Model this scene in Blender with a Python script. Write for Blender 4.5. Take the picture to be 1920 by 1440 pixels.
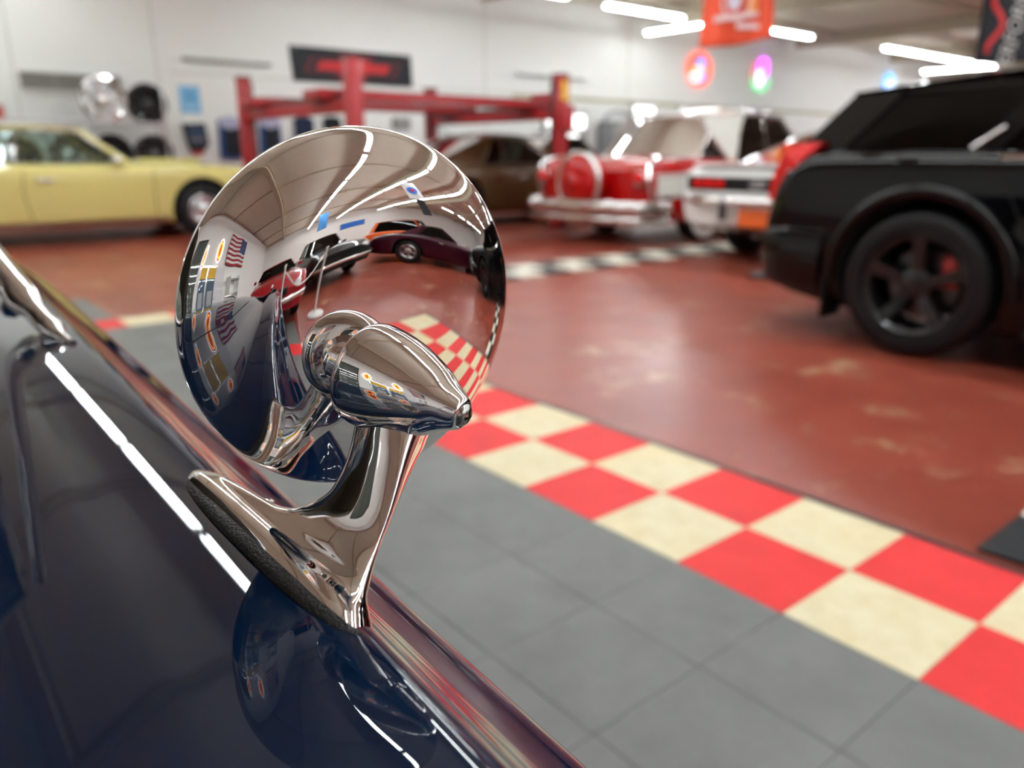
import bpy, bmesh, math, random
import numpy as np
from mathutils import Vector, Matrix
from mathutils.bvhtree import BVHTree

random.seed(4)
for _o in list(bpy.data.objects):
    bpy.data.objects.remove(_o)
SC = bpy.context.scene
COL = SC.collection

# ------------------------------------------------------------------ camera
FPX = 1460.0
PITCH, YAW, TILE = math.radians(16.45), math.radians(-50.45), 0.305
CAM_H = 3.355 * TILE
_f0 = Vector((math.sin(YAW), math.cos(YAW), 0)); _r = Vector((math.cos(YAW), -math.sin(YAW), 0)); _z = Vector((0, 0, 1))
_fw = _f0 * math.cos(PITCH) - _z * math.sin(PITCH)
_up = _z * math.cos(PITCH) + _f0 * math.sin(PITCH)
cam = bpy.data.cameras.new('camera')
cam_o = bpy.data.objects.new('camera', cam); COL.objects.link(cam_o)
cam.sensor_fit = 'HORIZONTAL'; cam.sensor_width = 36.0; cam.lens = FPX / 1920 * 36.0
cam.clip_start = 0.02; cam.clip_end = 200
_m = Matrix((_r, _up, -_fw)).transposed().to_4x4(); _m.translation = (0, 0, CAM_H)
cam_o.matrix_world = _m
cam.dof.use_dof = True; cam.dof.focus_distance = 0.262; cam.dof.aperture_fstop = 8.2
SC.camera = cam_o

# ------------------------------------------------------------------ light and exposure
TUBE_POWER = 15.0
w = bpy.data.worlds.new('world'); SC.world = w; w.use_nodes = True
w.node_tree.nodes['Background'].inputs[0].default_value = (0.85, 0.9, 1, 1)
w.node_tree.nodes['Background'].inputs[1].default_value = 0.1
vs = SC.view_settings
vs.view_transform = 'Standard'; vs.look = 'None'; vs.gamma = 1.0; vs.use_curve_mapping = False
vs.exposure = 1.7
SC.cycles.use_denoising = True
SC.cycles.max_bounces = 6; SC.cycles.glossy_bounces = 5; SC.cycles.diffuse_bounces = 3
SC.cycles.light_sampling_threshold = 0.03
SC.cycles.use_adaptive_sampling = True; SC.cycles.adaptive_threshold = 0.07
SC.cycles.transparent_max_bounces = 12
SC.cycles.sample_clamp_indirect = 6.0
SC.cycles.caustics_reflective = False; SC.cycles.caustics_refractive = False

# ------------------------------------------------------------------ materials
MATS = {}
def _new(name):
    m = bpy.data.materials.new(name); m.use_nodes = True
    return m, m.node_tree, m.node_tree.nodes['Principled BSDF']
def S(p, k, v):
    if k in p.inputs: p.inputs[k].default_value = v
def mat(name, col, rough=0.5, metal=0.0, coat=0.0, coat_rough=0.03, coat_ior=1.5, spec=0.5, emit=None, es=0.0, var=0.0, vscale=8.0, bump=0.0, bscale=60.0):
    if name in MATS: return MATS[name]
    m, nt, p = _new(name)
    c = tuple(col) + (1,)
    S(p, 'Base Color', c); S(p, 'Roughness', rough); S(p, 'Metallic', metal)
    S(p, 'Coat Weight', coat); S(p, 'Coat IOR', coat_ior); S(p, 'Coat Roughness', coat_rough); S(p, 'Specular IOR Level', spec)
    if emit: S(p, 'Emission Color', tuple(emit) + (1,)); S(p, 'Emission Strength', es)
    if var > 0 or bump > 0:
        g = nt.nodes.new('ShaderNodeNewGeometry')
        n = nt.nodes.new('ShaderNodeTexNoise'); n.inputs['Scale'].default_value = vscale; n.inputs['Detail'].default_value = 5
        nt.links.new(g.outputs['Position'], n.inputs['Vector'])
        if var > 0:
            mx = nt.nodes.new('ShaderNodeMix'); mx.data_type = 'RGBA'
            mx.inputs['A'].default_value = tuple(max(0, x * (1 - var)) for x in col) + (1,)
            mx.inputs['B'].default_value = tuple(min(1, x * (1 + var)) for x in col) + (1,)
            nt.links.new(n.outputs['Fac'], mx.inputs['Factor']); nt.links.new(mx.outputs['Result'], p.inputs['Base Color'])
        if bump > 0:
            n2 = nt.nodes.new('ShaderNodeTexNoise'); n2.inputs['Scale'].default_value = bscale; n2.inputs['Detail'].default_value = 4
            nt.links.new(g.outputs['Position'], n2.inputs['Vector'])
            b = nt.nodes.new('ShaderNodeBump'); b.inputs['Strength'].default_value = bump; b.inputs['Distance'].default_value = 0.005
            nt.links.new(n2.outputs['Fac'], b.inputs['Height']); nt.links.new(b.outputs['Normal'], p.inputs['Normal'])
    MATS[name] = m
    return m
def paint(name, col, rough=0.4, metal=0.0, var=0.03):
    return mat(name, col, rough, metal, coat=1.0, coat_rough=0.02, coat_ior=1.38, spec=0.15, var=var, vscale=5)
def glass(name, tint=(0.8, 0.88, 0.86), gloss=1.0):
    if name in MATS: return MATS[name]
    m = bpy.data.materials.new(name); m.use_nodes = True; nt = m.node_tree
    nt.nodes.clear()
    o = nt.nodes.new('ShaderNodeOutputMaterial'); mx = nt.nodes.new('ShaderNodeMixShader')
    t = nt.nodes.new('ShaderNodeBsdfTransparent'); t.inputs[0].default_value = tuple(tint) + (1,)
    g = nt.nodes.new('ShaderNodeBsdfGlossy'); g.inputs['Roughness'].default_value = 0.02; g.inputs[0].default_value = (gloss, gloss, gloss, 1)
    f = nt.nodes.new('ShaderNodeFresnel'); f.inputs[0].default_value = 1.5
    nt.links.new(f.outputs[0], mx.inputs[0]); nt.links.new(t.outputs[0], mx.inputs[1]); nt.links.new(g.outputs[0], mx.inputs[2])
    nt.links.new(mx.outputs[0], o.inputs[0])
    MATS[name] = m
    return m

CHROME = mat('chrome', (0.80, 0.79, 0.78), 0.025, 1.0)
def _chrome_show():
    # polished chrome with faint wipe marks and pits in the plating
    m, nt, p = _new('show_chrome')
    S(p, 'Base Color', (0.82, 0.80, 0.785, 1)); S(p, 'Metallic', 1.0); S(p, 'Roughness', 0.015)
    g = nt.nodes.new('ShaderNodeNewGeometry')
    n = nt.nodes.new('ShaderNodeTexNoise'); n.inputs['Scale'].default_value = 60; n.inputs['Detail'].default_value = 6
    nt.links.new(g.outputs['Position'], n.inputs['Vector'])
    r = nt.nodes.new('ShaderNodeMapRange'); r.inputs['From Min'].default_value = 0.62; r.inputs['From Max'].default_value = 0.8
    r.inputs['To Min'].default_value = 0.012; r.inputs['To Max'].default_value = 0.09
    nt.links.new(n.outputs['Fac'], r.inputs['Value']); nt.links.new(r.outputs['Result'], p.inputs['Roughness'])
    return m
SHOW_CHROME = _chrome_show()
RUBBER = mat('black_rubber', (0.02, 0.02, 0.022), 0.55, var=0.5, vscale=300, bump=0.6, bscale=900)
TYRE = mat('tyre_rubber', (0.008, 0.008, 0.009), 0.5, spec=0.3, var=0.2, vscale=30)
BLACKP = mat('black_plastic', (0.007, 0.007, 0.008), 0.45, spec=0.3)
WELL = mat('wheel_well_black', (0.006, 0.006, 0.006), 0.9)
SEATM = mat('dark_vinyl', (0.03, 0.028, 0.027), 0.5, var=0.2, vscale=20)
GLASS = glass('clear_glass')
GLASS_T = glass('tinted_glass', (0.02, 0.02, 0.022), 0.4)
GLASS_H = glass('half_tinted_glass', (0.35, 0.38, 0.36))
REDLENS = mat('red_lens', (0.72, 0.002, 0.004), 0.3, coat=0.4, coat_ior=1.4, spec=0.2)
WHITELENS = mat('headlamp_lens', (0.85, 0.87, 0.9), 0.08, coat=1.0)
STEEL = mat('brushed_steel', (0.55, 0.55, 0.55), 0.28, 1.0)
ALLOY = mat('silver_alloy', (0.62, 0.62, 0.63), 0.2, 1.0)
DARKALLOY = mat('dark_grey_alloy', (0.11, 0.11, 0.115), 0.3, 0.9)
BLACKALLOY = mat('black_alloy', (0.012, 0.012, 0.013), 0.28, 0.2, coat=0.5, coat_ior=1.4)

# ------------------------------------------------------------------ mesh helpers
def link(name, me, m=None, parent=None, smooth=False, angle=None):
    o = bpy.data.objects.new(name, me); COL.objects.link(o)
    if m is not None and not me.materials:
        for q in (m if isinstance(m, (list, tuple)) else [m]): me.materials.append(q)
    if smooth:
        me.polygons.foreach_set('use_smooth', [True] * len(me.polygons))
        if angle is not None: me.set_sharp_from_angle(angle=math.radians(angle))
    if parent is not None: o.parent = parent
    return o
def pydata(name, v, f):
    me = bpy.data.meshes.new(name); me.from_pydata([tuple(map(float, p)) for p in v], [], f); me.update()
    return me
def fix_normals(me):
    bm = bmesh.new(); bm.from_mesh(me); bmesh.ops.recalc_face_normals(bm, faces=bm.faces); bm.to_mesh(me); bm.free(); return me
def empty(name, loc=(0, 0, 0), rz=0.0, parent=None):
    o = bpy.data.objects.new(name, None); COL.objects.link(o); o.location = loc; o.rotation_euler = (0, 0, rz)
    o.empty_display_size = 0.1
    if parent is not None: o.parent = parent
    return o
def tag(o, label=None, cat=None, group=None, kind=None):
    if label: o['label'] = label
    if cat: o['category'] = cat
    if group: o['group'] = group
    if kind: o['kind'] = kind
    return o
def box_mesh(name, size, bevel=0.0, center=(0, 0, 0), segs=2):
    bm = bmesh.new(); bmesh.ops.create_cube(bm, size=1.0)
    bmesh.ops.scale(bm, vec=size, verts=bm.verts)
    if bevel > 0: bmesh.ops.bevel(bm, geom=bm.edges[:], offset=bevel, segments=segs, affect='EDGES', profile=0.5)
    bmesh.ops.translate(bm, vec=center, verts=bm.verts)
    me = bpy.data.meshes.new(name); bm.to_mesh(me); bm.free(); return me
def box(name, center, size, m, parent=None, bevel=0.0, rz=0.0, rot=None, smooth=False):
    o = link(name, box_mesh(name, size, bevel), m, parent, smooth=smooth or bevel > 0, angle=35 if bevel > 0 else None)
    o.location = center
    o.rotation_euler = rot if rot else (0, 0, rz)
    return o
def revolve_mesh(name, prof, segs=48, close=False):
    """prof: (radius, axial) pairs, turned about local Z"""
    v, f = [], []
    n = len(prof)
    for (r, a) in prof:
        for k in range(segs):
            t = 2 * math.pi * k / segs
            v.append((r * math.cos(t), r * math.sin(t), a))
    for i in range(n - 1 + (1 if close else 0)):
        j = (i + 1) % n
        for k in range(segs):
            k2 = (k + 1) % segs
            f.append((i * segs + k, i * segs + k2, j * segs + k2, j * segs + k))
    me = pydata(name, v, f)
    bm = bmesh.new(); bm.from_mesh(me); bmesh.ops.remove_doubles(bm, verts=bm.verts, dist=1e-7)
    bmesh.ops.recalc_face_normals(bm, faces=bm.faces); bm.to_mesh(me); bm.free()
    return me
def frame_z(direction):
    return Vector(direction).normalized().to_track_quat('Z', 'Y')
def catmull(pts, per, closed=False):
    P = [np.array(p, float) for p in pts]; out = []
    n = len(P); rng = range(n if closed else n - 1)
    for i in rng:
        p1, p2 = P[i], P[(i + 1) % n]
        p0 = P[(i - 1) % n] if (closed or i > 0) else 2 * p1 - p2
        p3 = P[(i + 2) % n] if (closed or i + 2 < n) else 2 * p2 - p1
        for k in range(per):
            t = k / per
            out.append(0.5 * ((2 * p1) + (p2 - p0) * t + (2 * p0 - 5 * p1 + 4 * p2 - p3) * t * t + (3 * p1 - p0 - 3 * p2 + p3) * t ** 3))
    if not closed: out.append(P[-1])
    return out
def pchip(keys):
    xs = np.array([k[0] for k in keys], float); ys = np.array([k[1] for k in keys], float)
    o = np.argsort(xs); xs, ys = xs[o], ys[o]
    if len(xs) == 1: return lambda x: float(ys[0])
    h = np.diff(xs); d = np.diff(ys) / h; m = np.zeros(len(xs))
    m[0], m[-1] = d[0], d[-1]
    for i in range(1, len(xs) - 1):
        if d[i - 1] * d[i] > 0:
            w1, w2 = 2 * h[i] + h[i - 1], h[i] + 2 * h[i - 1]
            m[i] = (w1 + w2) / (w1 / d[i - 1] + w2 / d[i])
    def f(x):
        x = min(max(x, xs[0]), xs[-1]); i = min(max(int(np.searchsorted(xs, x)) - 1, 0), len(h) - 1)
        t = (x - xs[i]) / h[i]
        return float((1 + 2 * t) * (1 - t) ** 2 * ys[i] + t * (1 - t) ** 2 * h[i] * m[i] + t * t * (3 - 2 * t) * ys[i + 1] + t * t * (t - 1) * h[i] * m[i + 1])
    return f
def loft_mesh(name, rings, closed=True, caps=True):
    n = len(rings[0]); v = [p for r in rings for p in r]; f = []
    for i in range(len(rings) - 1):
        for k in range(n if closed else n - 1):
            k2 = (k + 1) % n
            f.append((i * n + k, i * n + k2, (i + 1) * n + k2, (i + 1) * n + k))
    if caps and closed:
        f.append(tuple(range(n - 1, -1, -1))); f.append(tuple((len(rings) - 1) * n + k for k in range(n)))
    return fix_normals(pydata(name, v, f))
def tube_mesh(name, pts, rad, segs=10, closed=False, flat=1.0, up=(0, 0, 1)):
    """tube along points; flat scales the thickness across 'up'"""
    P = [Vector(p) for p in pts]; rings = []
    for i, p in enumerate(P):
        if closed: t = P[(i + 1) % len(P)] - P[i - 1]
        else: t = P[min(i + 1, len(P) - 1)] - P[max(i - 1, 0)]
        t.normalize(); u = Vector(up)
        a = t.cross(u)
        if a.length < 1e-4: a = t.cross(Vector((1, 0, 0)))
        a.normalize(); b = a.cross(t).normalized()
        r = rad[i] if isinstance(rad, (list, tuple)) else rad
        rings.append([p + a * (math.cos(2 * math.pi * k / segs) * r * flat) + b * (math.sin(2 * math.pi * k / segs) * r) for k in range(segs)])
    if closed:
        rings.append(rings[0]); me = loft_mesh(name, rings, True, False)
        bm = bmesh.new(); bm.from_mesh(me); bmesh.ops.remove_doubles(bm, verts=bm.verts, dist=1e-6); bm.to_mesh(me); bm.free(); return me
    return loft_mesh(name, rings)
def tube(name, pts, rad, m, parent=None, segs=10, closed=False, flat=1.0, up=(0, 0, 1)):
    return link(name, tube_mesh(name, pts, rad, segs, closed, flat, up), m, parent, smooth=True, angle=60)
def prism_mesh(name, poly, thick):
    """poly in local XY, extruded along +Z by thick"""
    n = len(poly); v = [(x, y, 0) for x, y in poly] + [(x, y, thick) for x, y in poly]
    f = [tuple(range(n - 1, -1, -1)), tuple(range(n, 2 * n))] + [(k, (k + 1) % n, n + (k + 1) % n, n + k) for k in range(n)]
    return fix_normals(pydata(name, v, f))
def place(o, origin, xdir, ydir):
    x = Vector(xdir).normalized(); y = Vector(ydir).normalized(); z = x.cross(y)
    m = Matrix((x, y, z)).transposed().to_4x4(); m.translation = origin
    o.matrix_local = m
    return o
def copy_tree(o, parent=None):
    c = o.copy(); COL.objects.link(c); c.parent = parent
    for ch in list(o.children): copy_tree(ch, c)
    return c
def oval(rx, ry, n=32, cx=0, cy=0): return [(cx + rx * math.cos(2 * math.pi * k / n), cy + ry * math.sin(2 * math.pi * k / n)) for k in range(n)]
def text_obj(name, s, size, m, parent, thick=0.004, shear=0.0, align='CENTER'):
    c = bpy.data.curves.new(name, 'FONT'); c.body = s; c.size = size; c.extrude = thick; c.align_x = align; c.align_y = 'CENTER'; c.shear = shear
    c.resolution_u = 3
    c.materials.append(m)
    o = bpy.data.objects.new(name, c); COL.objects.link(o)
    dg = bpy.context.evaluated_depsgraph_get(); dg.update()
    me = bpy.data.meshes.new_from_object(o.evaluated_get(dg), depsgraph=dg); bpy.data.objects.remove(o)
    return link(name, me, None, parent)

# ------------------------------------------------------------------ room shell
XL, XR, YN, YF, ZC = -14.5, 15.5, -3.5, 37.0, 4.45
def floor_mat():
    m, nt, p = _new('red_painted_concrete')
    L = nt.links.new
    g = nt.nodes.new('ShaderNodeNewGeometry')
    def noise(sc, det=6, rough=0.6):
        n = nt.nodes.new('ShaderNodeTexNoise'); n.inputs['Scale'].default_value = sc; n.inputs['Detail'].default_value = det; n.inputs['Roughness'].default_value = rough
        L(g.outputs['Position'], n.inputs['Vector']); return n.outputs['Fac']
    def ramp(fac, a, b, ca, cb):
        r = nt.nodes.new('ShaderNodeValToRGB'); r.color_ramp.elements[0].position = a; r.color_ramp.elements[1].position = b
        r.color_ramp.elements[0].color = ca; r.color_ramp.elements[1].color = cb; L(fac, r.inputs[0]); return r.outputs['Color']
    base = ramp(noise(0.9), 0.3, 0.72, (0.20, 0.036, 0.023, 1), (0.34, 0.072, 0.044, 1))
    speck = ramp(noise(55, 2), 0.60, 0.72, (0, 0, 0, 1), (1, 1, 1, 1))
    mx = nt.nodes.new('ShaderNodeMix'); mx.data_type = 'RGBA'; L(base, mx.inputs['A']); mx.inputs['B'].default_value = (0.46, 0.17, 0.11, 1)
    ms = nt.nodes.new('ShaderNodeMath'); ms.operation = 'MULTIPLY'; ms.inputs[1].default_value = 0.3; L(speck, ms.inputs[0]); L(ms.outputs[0], mx.inputs['Factor'])
    worn = ramp(noise(2.3, 9, 0.72), 0.56, 0.66, (0, 0, 0, 1), (1, 1, 1, 1))
    mw = nt.nodes.new('ShaderNodeMath'); mw.operation = 'MULTIPLY'; mw.inputs[1].default_value = 0.55; L(worn, mw.inputs[0])
    m2 = nt.nodes.new('ShaderNodeMix'); m2.data_type = 'RGBA'; L(mx.outputs['Result'], m2.inputs['A']); m2.inputs['B'].default_value = (0.55, 0.40, 0.24, 1); L(mw.outputs[0], m2.inputs['Factor'])
    L(m2.outputs['Result'], p.inputs['Base Color'])
    rr = nt.nodes.new('ShaderNodeMapRange'); rr.inputs['To Min'].default_value = 0.22; rr.inputs['To Max'].default_value = 0.42; L(noise(3.1), rr.inputs['Value']); L(rr.outputs['Result'], p.inputs['Roughness'])
    b = nt.nodes.new('ShaderNodeBump'); b.inputs['Strength'].default_value = 0.12; b.inputs['Distance'].default_value = 0.004; L(noise(22, 3), b.inputs['Height']); L(b.outputs['Normal'], p.inputs['Normal'])
    S(p, 'Specular IOR Level', 0.3)
    return m
def tile_mat(name, ca, cb, sc, rough, bump=0.25, stain=None):
    m, nt, p = _new(name); L = nt.links.new
    g = nt.nodes.new('ShaderNodeNewGeometry')
    n = nt.nodes.new('ShaderNodeTexNoise'); n.inputs['Scale'].default_value = sc; n.inputs['Detail'].default_value = 8; n.inputs['Roughness'].default_value = 0.7
    L(g.outputs['Position'], n.inputs['Vector'])
    r = nt.nodes.new('ShaderNodeValToRGB'); r.color_ramp.elements[0].position = 0.3; r.color_ramp.elements[1].position = 0.7
    r.color_ramp.elements[0].color = ca + (1,); r.color_ramp.elements[1].color = cb + (1,); L(n.outputs['Fac'], r.inputs[0])
    out = r.outputs['Color']
    if stain:
        n3 = nt.nodes.new('ShaderNodeTexNoise'); n3.inputs['Scale'].default_value = 3.2; n3.inputs['Detail'].default_value = 6
        L(g.outputs['Position'], n3.inputs['Vector'])
        r3 = nt.nodes.new('ShaderNodeValToRGB'); r3.color_ramp.elements[0].position = 0.50; r3.color_ramp.elements[1].position = 0.75; L(n3.outputs['Fac'], r3.inputs[0])
        ml = nt.nodes.new('ShaderNodeMath'); ml.operation = 'MULTIPLY'; ml.inputs[1].default_value = 0.5; L(r3.outputs['Color'], ml.inputs[0])
        mx = nt.nodes.new('ShaderNodeMix'); mx.data_type = 'RGBA'; L(out, mx.inputs['A']); mx.inputs['B'].default_value = stain + (1,); L(ml.outputs[0], mx.inputs['Factor'])
        out = mx.outputs['Result']
    L(out, p.inputs['Base Color']); S(p, 'Roughness', rough); S(p, 'Specular IOR Level', 0.25)
    # fine raised tread on the plastic tile
    ck = nt.nodes.new('ShaderNodeTexVoronoi'); ck.inputs['Scale'].default_value = 85; ck.inputs['Randomness'].default_value = 0.15
    L(g.outputs['Position'], ck.inputs['Vector'])
    b = nt.nodes.new('ShaderNodeBump'); b.inputs['Strength'].default_value = bump; b.inputs['Distance'].default_value = 0.002; L(ck.outputs['Distance'], b.inputs['Height']); L(b.outputs['Normal'], p.inputs['Normal'])
    return m
WALLM = mat('white_painted_wall', (0.90, 0.90, 0.875), 0.6, var=0.02, vscale=1.2)
CEILM = mat('beige_ceiling_deck', (0.80, 0.77, 0.65), 0.8, var=0.05, vscale=2)
BEAMM = mat('beige_painted_steel', (0.55, 0.48, 0.36), 0.6, var=0.08, vscale=4)
T_RED = tile_mat('red_tile_plastic', (0.64, 0.014, 0.016), (0.76, 0.024, 0.024), 9, 0.5)
T_CREAM = tile_mat('cream_tile_plastic', (0.62, 0.53, 0.32), (0.73, 0.66, 0.46), 16, 0.5, stain=(0.72, 0.55, 0.27))
T_GREY = tile_mat('grey_tile_plastic', (0.135, 0.137, 0.132), (0.175, 0.177, 0.17), 6, 0.48, stain=(0.22, 0.22, 0.21))
T_BLACK = tile_mat('black_tile_plastic', (0.02, 0.022, 0.026), (0.045, 0.048, 0.052), 9, 0.4)
T_WHITE = tile_mat('white_tile_plastic', (0.66, 0.62, 0.50), (0.80, 0.78, 0.68), 12, 0.4)

def slab(name, x0, x1, y0, y1, z0, z1, m, parent=None):
    me = box_mesh(name, (x1 - x0, y1 - y0, z1 - z0), 0, ((x0 + x1) / 2, (y0 + y1) / 2, (z0 + z1) / 2))
    return link(name, me, m, parent)
floor = tag(slab('floor', XL - .2, XR + .2, YN - .2, YF + .2, -0.1, 0.0, floor_mat()), 'glossy red painted concrete showroom floor with plastic tile borders', kind='structure')
ceiling = tag(slab('ceiling', XL - .2, XR + .2, YN - .2, YF + .2, ZC, ZC + .1, CEILM), 'beige ceiling deck above the strip lights', kind='structure')
wall_left = tag(slab('wall_left', XL - .2, XL, YN - .2, YF + .2, 0, ZC, WALLM), 'long white wall behind the red lift and yellow coupe', kind='structure')
wall_right = tag(slab('wall_right', XR, XR + .2, YN - .2, YF + .2, 0, ZC, WALLM), 'white end wall behind the cars seen in the chrome', kind='structure')
wall_back = tag(slab('wall_back', XL, XR, YF, YF + .2, 0, ZC, WALLM), 'far white end wall of the showroom', kind='structure')
wall_front = tag(slab('wall_front', XL, XR, YN - .2, YN, 0, ZC, WALLM), 'white wall with the flag, seen only in the chrome mirror', kind='structure')
tag(slab('baseboard_left', XL, XL + .02, YN, YF, 0, .14, mat('grey_baseboard', (0.25, 0.25, 0.25), 0.5)), 'grey baseboard along the long white wall', kind='structure')
# wall panel seams and a framed panel on the left wall
for i, y in enumerate((4.30, 2.22, 0.2, 11.2, 15.8)):
    box('wall_seam', (XL + .006, y, 2.2), (0.012, 0.03, 4.3), mat('wall_batten', (0.72, 0.71, 0.67), 0.6), wall_left)
box('wall_seam', (XL + .006, 20.0, 2.35), (0.012, 31.0, 0.03), MATS['wall_batten'], wall_left)
# beams and purlins under the ceiling
for i in range(7):
    y = -1.0 + 6.0 * i
    b = empty('ceiling_beam', (0.5, y, ZC - .17))
    box('web', (0, 0, 0), (29.6, 0.03, 0.30), BEAMM, b)
    box('flange', (0, 0, -.16), (29.6, 0.16, 0.025), BEAMM, b); box('flange', (0, 0, .155), (29.6, 0.16, 0.02), BEAMM, b)
    tag(b, 'beige steel beam crossing under the ceiling', 'beam', 'ceiling beams', 'structure')
for i in range(8):
    x = -13.0 + 4.0 * i
    tag(box('ceiling_purlin', (x, 16.2, ZC - .05), (0.09, 41, 0.1), BEAMM), 'beige purlin running the length of the ceiling', 'purlin', 'ceiling purlins', 'structure')

# ------------------------------------------------------------------ floor tiles
TW = TILE - 0.0007
tile_meshes = {}
def tile(x, y, m):
    """x, y: the corner nearest the origin of the grid cell"""
    if m.name not in tile_meshes:
        me = box_mesh('tile', (TW, TW, 0.014), 0.0012, (TILE / 2, TILE / 2, 0.007), 1); me.materials.append(m); tile_meshes[m.name] = me
    o = bpy.data.objects.new('tile', tile_meshes[m.name]); COL.objects.link(o); o.location = (x, y, 0); o.parent = floor
    return o
GX = lambda i: (i - 7.66) * TILE
Y0 = 1.473
for i in range(-10, 15):
    for k in range(2):
        tile(GX(i), Y0 + k * TILE, T_RED if (i + k) % 2 == 0 else T_CREAM)
for i in (-10, 14):
    for k in range(-14, 0):
        tile(GX(i), Y0 + k * TILE, T_RED if (i + k) % 2 == 0 else T_CREAM)
for i in range(-9, 14):
    for k in range(-5, 0):
        tile(GX(i), Y0 + k * TILE, T_GREY)
for i in range(-13, -10):
    for k in range(-5, -1): tile(GX(i), Y0 + k * TILE, T_GREY)
for i in range(15, 18):
    for k in range(-6, -3): tile(GX(i), Y0 + k * TILE, T_GREY)
# the rest of the grey bay, under and beyond the navy car
v, f = [], []
for i in range(-9, 14):
    for k in range(-16, -5):
        x, y = GX(i) + .0015, Y0 + k * TILE + .0015; b = len(v)
        for z in (0, .014):
            v += [(x, y, z), (x + TW, y, z), (x + TW, y + TW, z), (x, y + TW, z)]
        f += [(b, b + 3, b + 2, b + 1), (b + 4, b + 5, b + 6, b + 7)] + [(b + q, b + (q + 1) % 4, b + 4 + (q + 1) % 4, b + 4 + q) for q in range(4)]
tag(link('tile_field', pydata('tile_field', v, f), T_GREY, floor), kind='stuff')
for k in range(32):
    y = 2.46 + k * TILE
    for c in range(2):
        if k < 26: tile(GX(-11 + c), y, T_BLACK if (k + c) % 2 == 0 else T_WHITE)
        tile(-0.655 + c * TILE, y - .30, T_BLACK if (k + c) % 2 == 0 else T_WHITE)
# bevelled black edge strips
def edge_strip(p0, p1, side):
    p0, p1 = Vector(p0), Vector(p1); n = Vector(side)
    v = [p0, p0 + n * .055, p0 + _z * .014, p1, p1 + n * .055, p1 + _z * .014]
    link('edge_strip', fix_normals(pydata('edge_strip', v, [(0, 1, 2), (3, 5, 4), (0, 3, 4, 1), (1, 4, 5, 2), (2, 5, 3, 0)])), T_BLACK, floor)
edge_strip((GX(-10), Y0 + 2 * TILE, 0), (GX(15), Y0 + 2 * TILE, 0), (0, 1, 0))
edge_strip((GX(-10), Y0 - TILE, 0), (GX(-10), Y0 + 2 * TILE, 0), (-1, 0, 0))
edge_strip((GX(15), Y0 - TILE * 3, 0), (GX(15), Y0 + 2 * TILE, 0), (1, 0, 0))

# ------------------------------------------------------------------ strip lights
TUBE = mat('lit_tube', (0.9, 0.9, 0.9), 0.4, emit=(0.91, 0.975, 1.0), es=TUBE_POWER)
HOUSE = mat('white_enamel', (0.8, 0.8, 0.78), 0.4)
def light_proto():
    r = empty('ceiling_light')
    link('housing', box_mesh('housing', (0.15, 2.42, 0.07), 0.01, (0, 0, 0.06)), HOUSE, r, True, 35)
    prof = [(0.0, -1.17), (0.019, -1.17), (0.019, 1.17), (0.0, 1.17)]
    me = revolve_mesh('tube', prof, 6)
    for dx in (-.042, .042):
        t = link('tube', me, TUBE, r); t.location = (dx, 0, 0); t.rotation_euler = (math.pi / 2, 0, 0)
    for dy in (-.8, .8):
        link('hanger', box_mesh('hanger', (0.012, 0.012, 0.50), 0, (0, 0, 0.34)), STEEL, r).location = (0, dy, 0)
    return r
LP = light_proto(); _used = [False]
def light(x, y, rz, label, group, z=3.86):
    o = copy_tree(LP) if _used[0] else LP
    _used[0] = True
    o.location = (x, y, z); o.rotation_euler = (0, 0, rz)
    tag(o, label, 'light', group)
    return o
light(-11.95, 13.5, 0, 'lit strip light at the top, left of the orange hanging flag', 'wall row lights')
light(-11.7, 18.3, 0, 'lit strip light just right of the orange hanging flag', 'wall row lights')
light(-12.7, 15.75, math.pi / 2, 'short lit strip light set crosswise, running up to the orange flag', 'wall row lights')
light(-11.5, 24.2, 0, 'lit strip light above the black wagon roof, nearest of its far run', 'wall row lights')
light(-11.5, 26.7, 0, 'lit strip light above the black wagon roof, in the middle of its far run', 'wall row lights')
light(-11.5, 29.2, 0, 'lit strip light above the black wagon roof, farthest of its far run', 'wall row lights')
light(-12.6, 30.6, math.pi / 2, 'lit crosswise strip light low above the black wagon roof', 'wall row lights')
for y in (7.4, 9.9): light(-11.8, y, 0, 'lit ceiling strip light above the yellow coupe and lift, out of view overhead', 'overhead side lights')
for j, y in enumerate((1.8, 4.6, 8.4)):
    for i in range(-2 if j == 0 else 0, 9):
        light(-7.6 + 2.62 * i, y, math.pi / 2, 'lit ceiling strip light overhead, seen only as a line in the chrome', 'overhead cross rows')
for x in (-4.2, 2.0, 8.5):
    for i in range(6):
        light(x, 13.0 + i * 4.1, 0, 'lit ceiling strip light over the far hall', 'far hall lights')

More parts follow.
